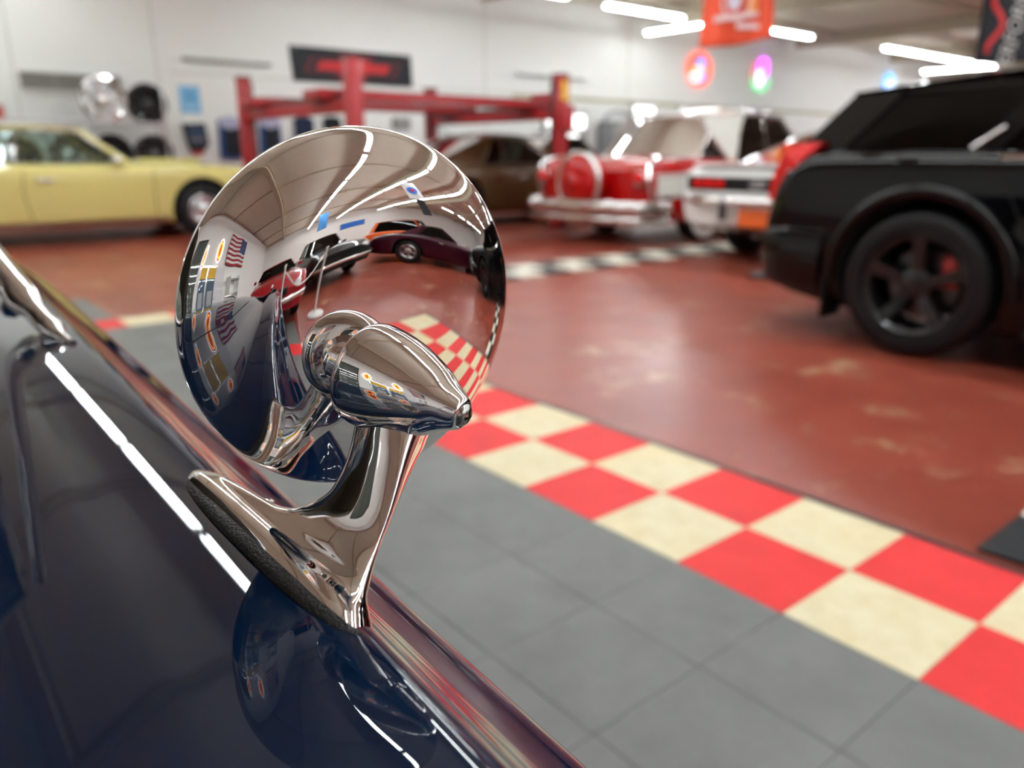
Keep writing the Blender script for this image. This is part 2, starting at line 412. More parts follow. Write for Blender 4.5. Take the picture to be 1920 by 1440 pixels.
# ------------------------------------------------------------------ car building kit (local x forward, y left, z up)
def half_section(w, zs, zc, zb, kick=0.5, side=0.0, n=3):
    zl = zb + (zs - zb) * kick
    k = [(0, zc), (.40 * w, zc - .12 * (zc - zs)), (.70 * w, zc - .42 * (zc - zs)), (.87 * w, zs + .25 * (zc - zs) + .006), (.945 * w, zs),
         (.978 * w, zs - .035), ((1 - side) * w, zs - .12), (w, zl), (.985 * w, zb + .13), (.945 * w, zb + .035), (.86 * w, zb), (.4 * w, zb), (0, zb)]
    return catmull(k, n)
def body_mesh(name, sp, nx=46):
    W, ZS, ZCn, ZB = pchip(sp['w']), pchip(sp['zs']), pchip(sp['zc']), pchip(sp['zb'])
    x0, x1 = sp['w'][0][0], sp['w'][-1][0]
    t = np.linspace(0, 1, nx); xs = x0 + (x1 - x0) * (0.5 - 0.5 * np.cos(math.pi * (0.15 * t + 0.85 * t))) * 1.0
    xs = x0 + (x1 - x0) * (0.55 * (0.5 - 0.5 * np.cos(math.pi * t)) + 0.45 * t)
    rings = []
    for x in xs:
        h = half_section(W(x), ZS(x), ZCn(x), ZB(x), sp.get('kick', .5), sp.get('side', 0))
        left = [(x, p[0], p[1]) for p in h]; right = [(x, -p[0], p[1]) for p in h[-2:0:-1]]
        rings.append(left + right)
    return loft_mesh(name, rings)
def cut_wells(me, wells):
    """boolean the wheel wells (x, r, y_inner, y_outer, z) out of a body mesh; inner faces take slot 1"""
    o = bpy.data.objects.new('cut_body', me); COL.objects.link(o); cutters = []
    for (x, r, yi, yo, z) in wells:
        for s in (1, -1):
            c = revolve_mesh('cut', [(0, yi), (r, yi), (r, yo), (0, yo)], 40)
            c.materials.append(MATS['wheel_well_black']); c.materials.append(MATS['wheel_well_black'])
            c.polygons.foreach_set('material_index', [1] * len(c.polygons))
            co = bpy.data.objects.new('cut', c); COL.objects.link(co)
            co.location = (x, 0, z); co.rotation_euler = (-math.pi / 2 * s, 0, 0)
            md = o.modifiers.new('b', 'BOOLEAN'); md.operation = 'DIFFERENCE'; md.object = co; md.solver = 'EXACT'
            cutters.append(co)
    dg = bpy.context.evaluated_depsgraph_get(); dg.update()
    out = bpy.data.meshes.new_from_object(o.evaluated_get(dg), depsgraph=dg)
    for c in cutters: bpy.data.objects.remove(c)
    bpy.data.objects.remove(o)
    return out
def tyre_prof(R, r, wd):
    h = wd / 2
    return [(r, -h * .82), (r + .012, -h * .96), ((R + r) / 2, -h), (R - .03, -h * .96), (R - .006, -h * .8), (R, -h * .6), (R, -h * .2), (R - .005, -h * .18), (R - .005, -h * .1), (R, -h * .08),
            (R, h * .08), (R - .005, h * .1), (R - .005, h * .18), (R, h * .2), (R, h * .6), (R - .006, h * .8), (R - .03, h * .96), ((R + r) / 2, h), (r + .012, h * .96), (r, h * .82)]
def rim_mesh(name, r, wd, spokes=5, style='spoke', sw=.06):
    h = wd / 2
    me = revolve_mesh(name, [(r, -h * .85), (r, h * .82), (r - .012, h * .86), (r - .03, h * .74), (r - .035, 0), (r - .04, -h * .8)], 48, close=True)
    bm = bmesh.new(); bm.from_mesh(me)
    def add(m2):
        bm.from_mesh(m2); bpy.data.meshes.remove(m2)
    if style == 'disc':
        add(revolve_mesh('t', [(r - .02, h * .55), (r * .8, h * .75), (r * .55, h * .6), (r * .45, h * .95), (r * .2, h * 1.05), (0, h * 1.08), (0, h * .3), (r - .02, h * .4)], 48))
    else:
        for k in range(spokes):
            a = 2 * math.pi * k / spokes + math.pi / 2
            v = []
            for (q, wq, z0, z1) in ((.045, sw * .75, h * .25, h * .62), (r * .55, sw * .8, h * .35, h * .72), (r - .02, sw * 1.05, h * .5, h * .8)):
                for (s, zz) in ((-1, z0), (1, z0), (.75, z1), (-.75, z1)):
                    v.append((q * math.cos(a) - s * wq / 2 * math.sin(a), q * math.sin(a) + s * wq / 2 * math.cos(a), zz))
            f = [(3, 2, 1, 0), (8, 9, 10, 11)]
            for i in range(2):
                for j in range(4): f.append((i * 4 + j, i * 4 + (j + 1) % 4, i * 4 + 4 + (j + 1) % 4, i * 4 + 4 + j))
            add(fix_normals(pydata('t', v, f)))
        add(revolve_mesh('t', [(0, h * .25), (.075, h * .25), (.078, h * .6), (.06, h * .7), (.03, h * .72), (0, h * .74)], 24))
        for k in range(5):
            a = 2 * math.pi * (k + .5) / 5
            n2 = revolve_mesh('t', [(0, h * .6), (.010, h * .6), (.010, h * .8), (0, h * .82)], 8)
            n2.transform(Matrix.Translation((.052 * math.cos(a), .052 * math.sin(a), 0))); add(n2)
    bm.to_mesh(me); bm.free()
    return me
def add_wheels(root, xs, yc, R, r, wd, rimm, style='spoke', spokes=5, sw=.06, caliper=None, white=None, zoff=0.0, cap=None, disc=True):
    tm = revolve_mesh('tyre', tyre_prof(R, r, wd), 56, close=True); rm = rim_mesh('rim', r, wd, spokes, style, sw)
    dm = revolve_mesh('brake_disc', [(0, -wd * .2), (r * .68, -wd * .2), (r * .68, -wd * .1), (0, -wd * .1)], 32)
    for x in xs:
        for s in (1, -1):
            t = link('wheel', tm, TYRE, root, True, 40); t.location = (x, s * yc, R + zoff)
            t.rotation_euler = (-math.pi / 2 * s, 0, 0)
            link('rim', rm, rimm, t, True, 35)
            if disc: link('brake_disc', dm, DARKALLOY, t)
            if white: link('whitewall', revolve_mesh('whitewall', [(r + .02, wd * .50), (R - .045, wd * .506), (R - .045, wd * .49), (r + .02, wd * .485)], 40, close=True), white, t)
            if cap: link('hub_cap', revolve_mesh('hub_cap', [(0, wd * .5), (.05, wd * .47), (.075, wd * .4), (.08, wd * .3), (0, wd * .3)], 24), cap, t, True, 40)
            if caliper:
                c = link('brake_caliper', box_mesh('brake_caliper', (.09, .17, .05), .02), caliper, t, True, 40)
                c.location = (r * .52, r * .28 * (1 if s < 0 else -1), -wd * .02)
def panel_mesh(P, poly, thick=.03):
    """a flat panel in the side plane: poly of (x, t)"""
    out = [P(x, t) for x, t in poly]; inn = [(p[0], p[1] - math.copysign(thick, p[1]), p[2]) for p in out]
    n = len(poly); f = [tuple(range(n)), tuple(range(2 * n - 1, n - 1, -1))] + [(k, (k + 1) % n, n + (k + 1) % n, n + k) for k in range(n)]
    return out + inn, f
def greenhouse(root, g, m, glassm, trim=None):
    xf0, xf1, xr1, xr0, wb, wr = g['xf0'], g['xf1'], g['xr1'], g['xr0'], g['wb'], g['wr']
    ZB = pchip(g['zb']); zr = pchip(g['zr']); crown = g.get('crown', .045)
    def side(s):
        def P(x, t):
            # roof height is taken where this pillar line meets the roof
            xr = min(max(x, xr1), xf1)
            return (x, s * (wb + (wr - wb) * t), ZB(x) * (1 - t) + zr(xr) * t)
        return P
    # roof
    nu, nv = (14, 14) if not g.get('open') else (0, 0); top, bot = [], []
    if g.get('open'): nu = 0
    for i in range(nu + 1 if nu else 0):
        u = i / nu; x = xf1 + (xr1 - xf1) * u
        for j in range(nv + 1):
            q = -1 + 2 * j / nv; bow = g.get('bow', .06) * (1 - q * q)
            xx = x + bow * (1 - u) - bow * u
            z = zr(x) + crown * (1 - abs(q) ** 2.6) * (0.55 + 0.45 * math.sin(math.pi * min(max(u * .9 + .05, 0), 1)))
            top.append((xx, q * wr * 1.02, z + .012)); bot.append((xx, q * wr * .97, z - .022))
    n1 = nv + 1; N = len(top); f = []
    for i in range(nu):
        for j in range(nv):
            a = i * n1 + j; f.append((a, a + 1, a + n1 + 1, a + n1)); f.append((N + a, N + a + n1, N + a + n1 + 1, N + a + 1))
    for i in range(nu):
        for j in (0, nv):
            a = i * n1 + j; f.append((a, a + n1, N + a + n1, N + a))
    for j in range(nv):
        for i in (0, nu):
            a = i * n1 + j; f.append((a, a + 1, N + a + 1, N + a))
    if nu: link('roof', fix_normals(pydata('roof', top + bot, f)), g.get('roof_mat', m), root, True, 50)
    for s in (1, -1):
        P = side(s)
        for (nm, poly) in g['pillars']:
            v, f = panel_mesh(P, poly, .05); link(nm, fix_normals(pydata(nm, v, f)), g.get('pillar_mat', m), root)
        for poly in g['windows']:
            Q = lambda x, t, P=P: tuple(c - (math.copysign(.014, c) if i == 1 else 0) for i, c in enumerate(P(x, t)))
            v, f = panel_mesh(Q, poly, .006); link('side_window', fix_normals(pydata('side_window', v, f)), glassm, root)
            if trim:
                pts = [P(x, t) for x, t in poly]
                tube('window_trim', pts, .009, trim, root, 6, closed=True)
    def screen(nm, xb, xt, bulge):
        a, b = [], []
        for i in range(9):
            t = i / 8
            for j in range(13):
                q = -1 + 2 * j / 12; k = bulge * (1 - q * q)
                x = xb + (xt - xb) * t + k; wdt = (wb + (wr - wb) * t) * .985
                z = ZB(xb) * (1 - t) + zr(xt) * t + .012 * (1 - q * q)
                a.append((x, q * wdt, z)); b.append((x - math.copysign(.007, bulge), q * wdt, z - .004))
        N = len(a); f = []
        for i in range(8):
            for j in range(12):
                c = i * 13 + j; f.append((c, c + 1, c + 14, c + 13)); f.append((N + c, N + c + 13, N + c + 14, N + c + 1))
        link(nm, pydata(nm, a + b, f), g.get('screen_mat', glassm), root, True)
        if trim:
            rim = [a[j] for j in range(13)] + [a[i * 13 + 12] for i in range(1, 9)] + [a[8 * 13 + j] for j in range(11, -1, -1)] + [a[i * 13] for i in range(7, 0, -1)]
            tube('screen_trim', rim, .011, trim, root, 6, closed=True)
    screen('windshield', xf0, xf1, g.get('bow', .06))
    if not g.get('open'): screen('rear_window', xr0, xr1, -g.get('bow', .06))
    # cabin
    zs = ZB((xf0 + xr0) / 2)
    for (sx, wd, n) in ((g.get('seat', (xf0 + xr0) / 2 + .05), wb * .8, 2), (g.get('bench', xr0 + .75), wb * 1.5, 1)):
        for j in range(n):
            y = 0 if n == 1 else (wb * .46 if j else -wb * .46)
            st = link('seat', box_mesh('seat', (.14, wd, .5), .05), g.get('seat_mat', SEATM), root, True, 50); st.location = (sx, y, zs - .12); st.rotation_euler = (0, -.22, 0)
    sw = link('steering_wheel', tube_mesh('steering_wheel', [(.19 * math.cos(a), .19 * math.sin(a), 0) for a in np.linspace(0, 2 * math.pi, 28, False)], .013, 8, True), BLACKP, root, True)
    sw.location = (g.get('seat', (xf0 + xr0) / 2 + .05) + .55, wb * .46, zs + .0); sw.rotation_euler = (0, -1.1, 0)
    return side
def surf_strip(name, bvh, s, pts, half, m, parent, lift=.004, up=True):
    """thin strip lying on the body side: pts (x, z) sampled on side s"""
    v = []
    def hit(x, z):
        h = bvh.ray_cast(Vector((x, s * 3, z)), Vector((0, -s, 0)))
        return (h[0] if h[0] is not None else Vector((x, s * .9, z))) + Vector((0, s * lift, 0))
    P = catmull(pts, 6)
    for i, p in enumerate(P):
        a = P[max(i - 1, 0)]; b = P[min(i + 1, len(P) - 1)]
        t = np.array(b) - np.array(a); t = t / (np.linalg.norm(t) + 1e-9); n = np.array((-t[1], t[0])) * half
        v.append(hit(p[0] + n[0], p[1] + n[1])); v.append(hit(p[0] - n[0], p[1] - n[1]))
    k = len(v)
    v2 = [p - Vector((0, s * (lift + .006), 0)) for p in v]
    f = []
    for i in range(0, k - 2, 2):
        f += [(i, i + 1, i + 3, i + 2), (k + i, k + i + 2, k + i + 3, k + i + 1), (i, i + 2, k + i + 2, k + i), (i + 1, k + i + 1, k + i + 3, i + 3)]
    f += [(0, k, k + 1, 1), (k - 2, k - 1, 2 * k - 1, 2 * k - 2)]
    return link(name, fix_normals(pydata(name, v + v2, f)), m, parent)
def arch_lip(root, bvh, x, z, r, tube_r, m, a0=-.25, a1=math.pi + .25, lift=.0, name='wheel_arch_lip'):
    for s in (1, -1):
        pts = []
        for a in np.linspace(a0, a1, 34):
            px, pz = x + r * math.cos(a), z + r * math.sin(a)
            h = bvh.ray_cast(Vector((px + .012 * math.cos(a), s * 3, pz + .012 * math.sin(a))), Vector((0, -s, 0)))
            y = h[0].y if h[0] is not None and abs(h[0].y) > .6 else None
            pts.append([px, y, pz])
        ys = [p[1] for p in pts if p[1] is not None] or [s * .9]
        last = ys[0]
        for p in pts:
            if p[1] is None: p[1] = last
            last = p[1]; p[1] += s * lift
        tube(name, pts, tube_r, m, root, 8)
def bumper(root, name, x, w, z, m, h=.055, wrap=.35, bow=.1, depth=.6):
    s = 1 if x > 0 else -1
    pts = [(x - s * (wrap + .12), -w, z), (x - s * .16, -w * 1.0, z), (x - s * .05, -w * .9, z), (x + s * bow * .6, -w * .5, z), (x + s * bow * .7, 0, z),
           (x + s * bow * .6, w * .5, z), (x - s * .05, w * .9, z), (x - s * .16, w, z), (x - s * (wrap + .12), w, z)]
    return tube(name, [tuple(p) for p in catmull(pts, 5)], h, m, root, 12, flat=depth)
def round_lamp(root, name, loc, r, depth, m, ring=None, facing=1):
    me = revolve_mesh(name, [(0, depth), (r * .6, depth * .85), (r, depth * .3), (r, -.02), (0, -.02)], 28)
    o = link(name, me, m, root, True, 50); o.location = loc; o.rotation_euler = (0, math.pi / 2 * facing, 0)
    if ring: link('bezel', tube_mesh('bezel', [(r * 1.05 * math.cos(a), r * 1.05 * math.sin(a), depth * .3) for a in np.linspace(0, 2 * math.pi, 28, False)], r * .13, 8, True), ring, o, True)
    return o
def build_car(name, sp, m, label, cat='car', loc=(0, 0, 0), rz=0.0, glassm=None, group=None):
    root = empty(name, loc, rz); tag(root, label, cat, group)
    me = body_mesh('body', sp)
    me.materials.append(m); me.materials.append(MATS['wheel_well_black'])
    R = sp['R']; arch = sp.get('arch', R + .055)
    me = cut_wells(me, [(x, arch, sp.get('yin', .5), 1.3, R + .01) for x in sp['axles']])
    body = link('body', me, None, root, True, 32)
    bvh = BVHTree.FromPolygons([v.co for v in me.vertices], [tuple(p.vertices) for p in me.polygons])
    greenhouse(root, sp['green'], m, glassm or GLASS, sp.get('trim'))
    add_wheels(root, sp['axles'], sp['track'], R, sp['rim'], sp.get('tw', .22), sp.get('rim_mat', ALLOY), sp.get('rim_style', 'spoke'), sp.get('spokes', 5), sp.get('sw', .06), sp.get('caliper'), sp.get('white'), cap=sp.get('cap'))
    for x in sp['axles']:
        box('axle', (x, 0, R), (.08, sp['track'] * 2 - .2, .08), WELL, root)
    ln = mat('panel_gap', (0.004, 0.004, 0.004), 0.9) if 'seam_mat' not in sp else sp['seam_mat']
    for s in (1, -1):
        for pts in sp.get('seams', []): surf_strip('door_gap', bvh, s, pts, .004, ln, root, .0015)
        for pts in sp.get('side_trim', []): surf_strip('side_trim', bvh, s, pts, .013, CHROME, root, .008)
        for (x, z) in sp.get('handles', []):
            h = bvh.ray_cast(Vector((x, s * 3, z)), Vector((0, -s, 0)))[0]
            if h: box('door_handle', (x, h.y + s * .022, z), (.17, .03, .03), sp.get('handle_mat', CHROME), root, .01)
    return root, bvh

# ------------------------------------------------------------------ yellow coupe by the left wall
YEL = paint('pale_yellow_paint', (0.76, 0.68, 0.24))
sp = dict(w=[(-2.6, .70), (-2.52, .84), (-2.2, .91), (-1, .93), (.5, .93), (1.6, .92), (2.15, .88), (2.28, .80), (2.33, .70)],
          zs=[(-2.6, .70), (-2.5, .80), (-2.0, .86), (-1.2, .90), (0, .885), (1.0, .88), (2.0, .84), (2.33, .74)],
          zc=[(-2.6, .74), (-2.5, .86), (-2.0, .93), (-1.4, .95), (0, .93), (.8, .94), (1.6, .92), (2.1, .87), (2.33, .78)],
          zb=[(-2.6, .38), (-2.2, .28), (-1.4, .19), (1.6, .19), (2.1, .26), (2.33, .36)],
          R=.335, rim=.19, axles=(-1.40, 1.49), track=.79, rim_mat=ALLOY, rim_style='disc', arch=.40, trim=CHROME,
          seams=[[(.92, .86), (.90, .6), (.91, .24)], [(-.46, .88), (-.50, .6), (-.44, .24)]], handles=[(-.27, .74)],
          green=dict(xf0=.72, xf1=.25, xr1=-.80, xr0=-1.55, wb=.80, wr=.60, zb=[(-1.6, .93), (.75, .915)], zr=[(-.8, 1.29), (-.2, 1.315), (.25, 1.295)], crown=.05,
                     pillars=[('pillar', [(.72, 0), (.64, 0), (.18, 1), (.25, 1)]), ('pillar', [(-.95, 0), (-1.55, 0), (-.80, 1), (-.62, 1)])],
                     windows=[[(.62, 0), (-.50, 0), (-.42, .93), (.18, .93)], [(-.52, 0), (-.93, 0), (-.62, .93), (-.44, .93)]], seat=-.25, bench=-.9))
car, bv = build_car('yellow_coupe', sp, YEL, 'pale yellow classic two-door coupe parked side-on by the white wall', loc=(-11.35, 2.0, 0), rz=math.pi / 2)
bumper(car, 'front_bumper', 2.36, .86, .46, CHROME); bumper(car, 'rear_bumper', -2.62, .86, .50, CHROME)
for s in (1, -1):
    for dy in (.52, .70): round_lamp(car, 'headlight', (2.27, s * dy, .66), .075, .05, WHITELENS, CHROME)
    box('tail_light', (-2.59, s * .62, .68), (.04, .3, .1), REDLENS, car, .015)
    box('side_marker', (1.95, s * .93, .66), (.12, .03, .05), CHROME, car, .01)
    box('side_mirror', (.5, s * .95, .95), (.10, .13, .09), CHROME, car, .03)
    surf_strip('rocker_trim', bv, s, [(-.95, .24), (0, .235), (1.05, .24)], .03, STEEL, car, .006)
box('grille', (2.31, 0, .64), (.05, .8, .14), BLACKP, car, .02)
box('hood_scoop', (1.35, 0, .945), (.75, .5, .05), YEL, car, .02)

# ------------------------------------------------------------------ brown coupe under the lift
BRN = paint('dark_brown_paint', (0.085, 0.040, 0.014), 0.35, 0.3)
sp = dict(w=[(-2.45, .66), (-2.38, .82), (-2.0, .92), (-1, .94), (.5, .93), (1.8, .91), (2.3, .84), (2.42, .7)],
          zs=[(-2.45, .66), (-2.3, .78), (-1.5, .88), (-.4, .83), (.8, .82), (2.0, .78), (2.42, .62)],
          zc=[(-2.45, .72), (-2.3, .86), (-1.6, .93), (-.4, .87), (.8, .90), (1.8, .85), (2.42, .68)],
          zb=[(-2.45, .36), (-2.0, .26), (-1.4, .19), (1.6, .19), (2.42, .32)],
          R=.33, rim=.19, axles=(-1.35, 1.40), track=.80, rim_style='spoke', spokes=5, arch=.39, trim=CHROME,
          seams=[[(.85, .8), (.83, .5), (.85, .24)], [(-.5, .8), (-.55, .5), (-.5, .24)]], handles=[(-.3, .7)],
          green=dict(xf0=.62, xf1=.05, xr1=-.75, xr0=-1.75, wb=.80, wr=.58, zb=[(-1.8, .90), (-.8, .87), (.65, .87)], zr=[(-.75, 1.25), (-.2, 1.285), (.05, 1.27)], crown=.05,
                     pillars=[('pillar', [(.62, 0), (.55, 0), (-.02, 1), (.05, 1)]), ('pillar', [(-.95, 0), (-1.75, 0), (-.75, 1), (-.55, 1)])],
                     windows=[[(.53, 0), (-.5, 0), (-.42, .92), (-.03, .92)], [(-.52, 0), (-.93, 0), (-.57, .92), (-.44, .92)]], seat=-.25))
car, bv = build_car('brown_coupe', sp, BRN, 'dark brown fastback coupe parked beneath the red four-post lift', loc=(-9.98, 7.95, 0), rz=math.pi / 2, glassm=GLASS_H)
bumper(car, 'rear_bumper', -2.47, .84, .46, CHROME); bumper(car, 'front_bumper', 2.44, .84, .44, CHROME)
for s in (1, -1):
    box('tail_light', (-2.45, s * .55, .66), (.04, .36, .1), REDLENS, car, .015)
    round_lamp(car, 'headlight', (2.38, s * .66, .58), .085, .05, WHITELENS, CHROME)
    box('side_mirror', (.42, s * .93, .9), (.09, .13, .09), CHROME, car, .03)
box('license_plate', (-2.46, 0, .56), (.02, .31, .15), WHITELENS, car)

# ------------------------------------------------------------------ red and white fifties hardtop with a spare wheel on the tail
RED = paint('bright_red_paint', (0.44, 0.0015, 0.0015)); WHT = paint('warm_white_paint', (0.78, 0.77, 0.72))
sp = dict(w=[(-2.55, .80), (-2.5, .90), (-2.1, .96), (-1, .97), (.5, .96), (1.8, .95), (2.4, .90), (2.55, .78)],
          zs=[(-2.55, .86), (-2.3, .95), (-1.5, .955), (-.4, .90), (.8, .90), (2.0, .90), (2.55, .78)],
          zc=[(-2.55, .84), (-2.3, .95), (-1.7, 1.02), (-.4, .96), (.8, 1.02), (1.8, .98), (2.55, .80)],
          zb=[(-2.55, .36), (-2.2, .28), (-1.4, .22), (1.6, .22), (2.55, .34)],
          R=.35, rim=.19, axles=(-1.45, 1.55), track=.78, rim_style='disc', rim_mat=CHROME, arch=.40, white=mat('whitewall_rubber', (0.75, 0.74, 0.70), 0.5), trim=CHROME,
          seams=[[(.95, .88), (.92, .6), (.95, .26)], [(-.5, .88), (-.55, .6), (-.5, .26)]], handles=[(-.3, .78)],
          green=dict(xf0=.95, xf1=.45, xr1=-1.05, xr0=-1.55, wb=.82, wr=.66, zb=[(-1.7, .97), (-.5, .93), (1.0, .95)], zr=[(-1.05, 1.46), (-.3, 1.53), (.45, 1.49)], crown=.07, roof_mat=WHT, pillar_mat=WHT,
                     pillars=[('pillar', [(.95, 0), (.86, 0), (.38, 1), (.45, 1)]), ('pillar', [(-.83, 0), (-.93, 0), (-1.30, .75), (-1.32, 1.0), (-.50, 1.0), (-.58, .75)])],
                     windows=[[(.84, 0), (-.1, 0), (-.1, .94), (.38, .94)], [(-.12, 0), (-.80, 0), (-.62, .7), (-.5, .94), (-.12, .94)]], seat=-.1, bow=.16))
car, bv = build_car('red_white_hardtop', sp, RED, 'red and white fifties hardtop with a chrome-ringed spare wheel on its tail', loc=(-6.84, 9.42, 0), rz=math.pi / 2)
bumper(car, 'rear_bumper', -2.80, .95, .44, CHROME, .075, .45); bumper(car, 'front_bumper', 2.60, .92, .44, CHROME, .075, .4)
bumper(car, 'lower_bumper', -2.80, .93, .30, CHROME, .045, .45)
sw_ = link('spare_wheel_cover', revolve_mesh('spare_wheel_cover', [(0, .13), (.12, .125), (.24, .11), (.30, .07), (.335, 0), (.33, -.10), (.2, -.12), (0, -.12)], 48), RED, car, True, 50)
sw_.location = (-2.72, 0, .70); sw_.rotation_euler = (0, -math.pi / 2, 0)
link('chrome_ring', tube_mesh('chrome_ring', [(.335 * math.cos(a), .335 * math.sin(a), .03) for a in np.linspace(0, 2 * math.pi, 40, False)], .034, 10, True), CHROME, sw_, True)
link('hub_cap', revolve_mesh('hub_cap', [(0, .16), (.05, .155), (.10, .135), (.11, .11), (0, .10)], 28), RED, sw_, True)
for s in (1, -1):
    round_lamp(car, 'tail_light', (-2.56, s * .80, .76), .075, .10, REDLENS, CHROME, -1)
    round_lamp(car, 'bumper_guard', (-2.86, s * .62, .46), .07, .12, CHROME, None, -1)
    tube('fin_trim', [(-2.5, s * .93, .52), (-2.57, s * .915, .75), (-2.52, s * .90, .93), (-2.3, s * .88, .985), (-1.7, s * .86, .985)], .018, CHROME, car)
    surf_strip('white_side_panel', bv, s, [(-2.42, .66), (-1.9, .68), (-1.0, .70), (-.2, .66), (.4, .60)], .105, WHT, car, .004)
    surf_strip('side_trim', bv, s, [(-2.44, .79), (-1.6, .81), (-.6, .80), (.3, .72), (1.0, .62), (2.2, .62)], .014, CHROME, car, .009)
    surf_strip('side_trim', bv, s, [(-2.42, .54), (-1.85, .565)], .014, CHROME, car, .009)
    round_lamp(car, 'headlight', (2.5, s * .74, .80), .095, .06, WHITELENS, CHROME)
    box('rocker_trim', (0.05, s * .95, .27), (2.1, .03, .07), CHROME, car, .01)
box('grille', (2.54, 0, .62), (.06, 1.1, .18), CHROME, car, .03)

# ------------------------------------------------------------------ white muscle coupe with black tail panel
W2 = paint('bright_white_paint', (0.80, 0.80, 0.78))
sp = dict(w=[(-2.42, .78), (-2.38, .88), (-2.0, .94), (-1, .95), (.5, .93), (1.7, .92), (2.25, .88), (2.36, .78)],
          zs=[(-2.42, .80), (-2.35, .87), (-1.5, .90), (-.4, .85), (.8, .85), (2.0, .82), (2.36, .70)],
          zc=[(-2.42, .83), (-2.3, .92), (-1.6, .95), (-.4, .9), (.8, .93), (1.8, .88), (2.36, .74)],
          zb=[(-2.42, .38), (-2.0, .28), (-1.4, .20), (1.6, .20), (2.36, .32)],
          R=.335, rim=.19, axles=(-1.33, 1.40), track=.80, spokes=5, arch=.39, trim=CHROME,
          seams=[[(.85, .83), (.83, .5), (.85, .24)], [(-.5, .83), (-.55, .5), (-.5, .24)]], handles=[(-.3, .72)],
          green=dict(xf0=.60, xf1=.05, xr1=-.70, xr0=-1.62, wb=.80, wr=.58, zb=[(-1.7, .93), (-.8, .88), (.65, .89)], zr=[(-.70, 1.24), (-.2, 1.28), (.05, 1.265)], crown=.05,
                     pillars=[('pillar', [(.60, 0), (.53, 0), (-.02, 1), (.05, 1)]), ('pillar', [(-.95, 0), (-1.62, 0), (-.70, 1), (-.55, 1)])],
                     windows=[[(.51, 0), (-.5, 0), (-.42, .92), (-.03, .92)], [(-.52, 0), (-.93, 0), (-.57, .92), (-.44, .92)]], seat=-.25))
car, bv = build_car('white_muscle_coupe', sp, W2, 'white muscle coupe with a black tail panel and orange plate', loc=(-4.20, 8.80, 0), rz=math.pi / 2, glassm=GLASS_H)
box('tail_panel', (-2.405, 0, .755), (.05, 1.62, .135), BLACKP, car, .015)
bumper(car, 'rear_bumper', -2.46, .86, .60, CHROME, .04, .3, .06); bumper(car, 'front_bumper', 2.38, .86, .46, CHROME, .045)
EMB = mat('silver_badge', (0.6, 0.6, 0.62), 0.2, 1.0)
for s in (1, -1):
    for k in range(3): box('tail_light', (-2.435, s * (.42 + .125 * k), .755), (.03, .10, .075), REDLENS, car, .01)
    round_lamp(car, 'headlight', (2.33, s * .68, .66), .085, .05, WHITELENS, CHROME)
    box('bumper_guard', (-2.50, s * .32, .53), (.05, .06, .22), BLACKP, car, .015)
    box('side_mirror', (.42, s * .94, .92), (.09, .13, .09), W2, car, .03)
for dy in (-.05, 0, .05): link('badge', tube_mesh('badge', [(-2.44, dy + .034 * math.cos(a), .755 + .034 * math.sin(a)) for a in np.linspace(0, 2 * math.pi, 18, False)], .008, 6, True), EMB, car, True)
pl = box('license_plate', (-2.455, 0.0, .46), (.02, .34, .17), mat('orange_plate', (0.85, 0.16, 0.03), 0.4), car, .006)
box('spoiler_lip', (-2.33, 0, .925), (.16, 1.5, .03), W2, car, .012)

# ------------------------------------------------------------------ black station wagon on the right
BLK = mat('black_car_paint', (0.003, 0.003, 0.0035), 0.4, coat=1.0, coat_rough=0.015, coat_ior=1.38, spec=0.0)
sp = dict(w=[(-2.52, .74), (-2.47, .84), (-2.25, .915), (-1.5, .945), (0, .94), (1.5, .94), (2.2, .86), (2.42, .72), (2.5, .55)],
          zs=[(-2.52, .60), (-2.46, .74), (-2.36, .94), (-2.15, 1.02), (-1.5, 1.025), (0, 1.01), (1.4, .96), (2.2, .89), (2.5, .72)],
          zc=[(-2.52, .62), (-2.46, .78), (-2.36, .99), (-2.15, 1.07), (-1.5, 1.085), (0, 1.07), (1.3, 1.05), (2.2, .97), (2.5, .76)],
          zb=[(-2.52, .34), (-2.3, .24), (-1.5, .17), (1.6, .17), (2.2, .22), (2.5, .28)], kick=.55, side=.004,
          R=.375, rim=.265, axles=(-1.525, 1.525), track=.835, tw=.245, rim_mat=BLACKALLOY, spokes=5, sw=.085, arch=.425, caliper=mat('red_caliper', (0.6, 0.01, 0.01), 0.35, coat=.6),
          seams=[[(-1.22, 1.0), (-1.10, .75), (-.98, .55), (-.92, .22)], [(-.05, .97), (-.04, .6), (-.06, .22)], [(1.12, .96), (1.08, .5), (1.10, .22)]], handles=[(-.98, .87), (.15, .87)], handle_mat=BLK,
          green=dict(xf0=1.28, xf1=.45, xr1=-2.11, xr0=-2.33, wb=.82, wr=.63, zb=[(-2.3, 1.03), (-1.8, 1.04), (0, 1.02), (1.3, .99)], zr=[(-2.11, 1.34), (-1.3, 1.40), (-.3, 1.43), (.45, 1.415)], crown=.045,
                     pillars=[('pillar', [(1.28, 0), (1.19, 0), (.37, 1), (.45, 1)]), ('pillar', [(-2.06, 0), (-2.33, 0), (-2.11, 1), (-1.86, 1), (-1.85, .86)]), ('pillar', [(-1.27, 0), (-1.41, 0), (-1.12, 1), (-1.00, 1)]), ('pillar', [(.0, 0), (-.10, 0), (-.10, 1), (-.02, 1)]),
                              ('window_header', [(.4, .9), (-1.80, .9), (-1.90, 1), (.42, 1)])],
                     windows=[[(1.17, 0), (.01, 0), (.0, .93), (.40, .93)], [(-.11, 0), (-1.26, 0), (-1.02, .93), (-.11, .93)], [(-1.42, 0), (-2.04, 0), (-1.84, .84), (-1.70, .92), (-1.15, .92)]], seat=.1, bench=-.95, bow=.10))
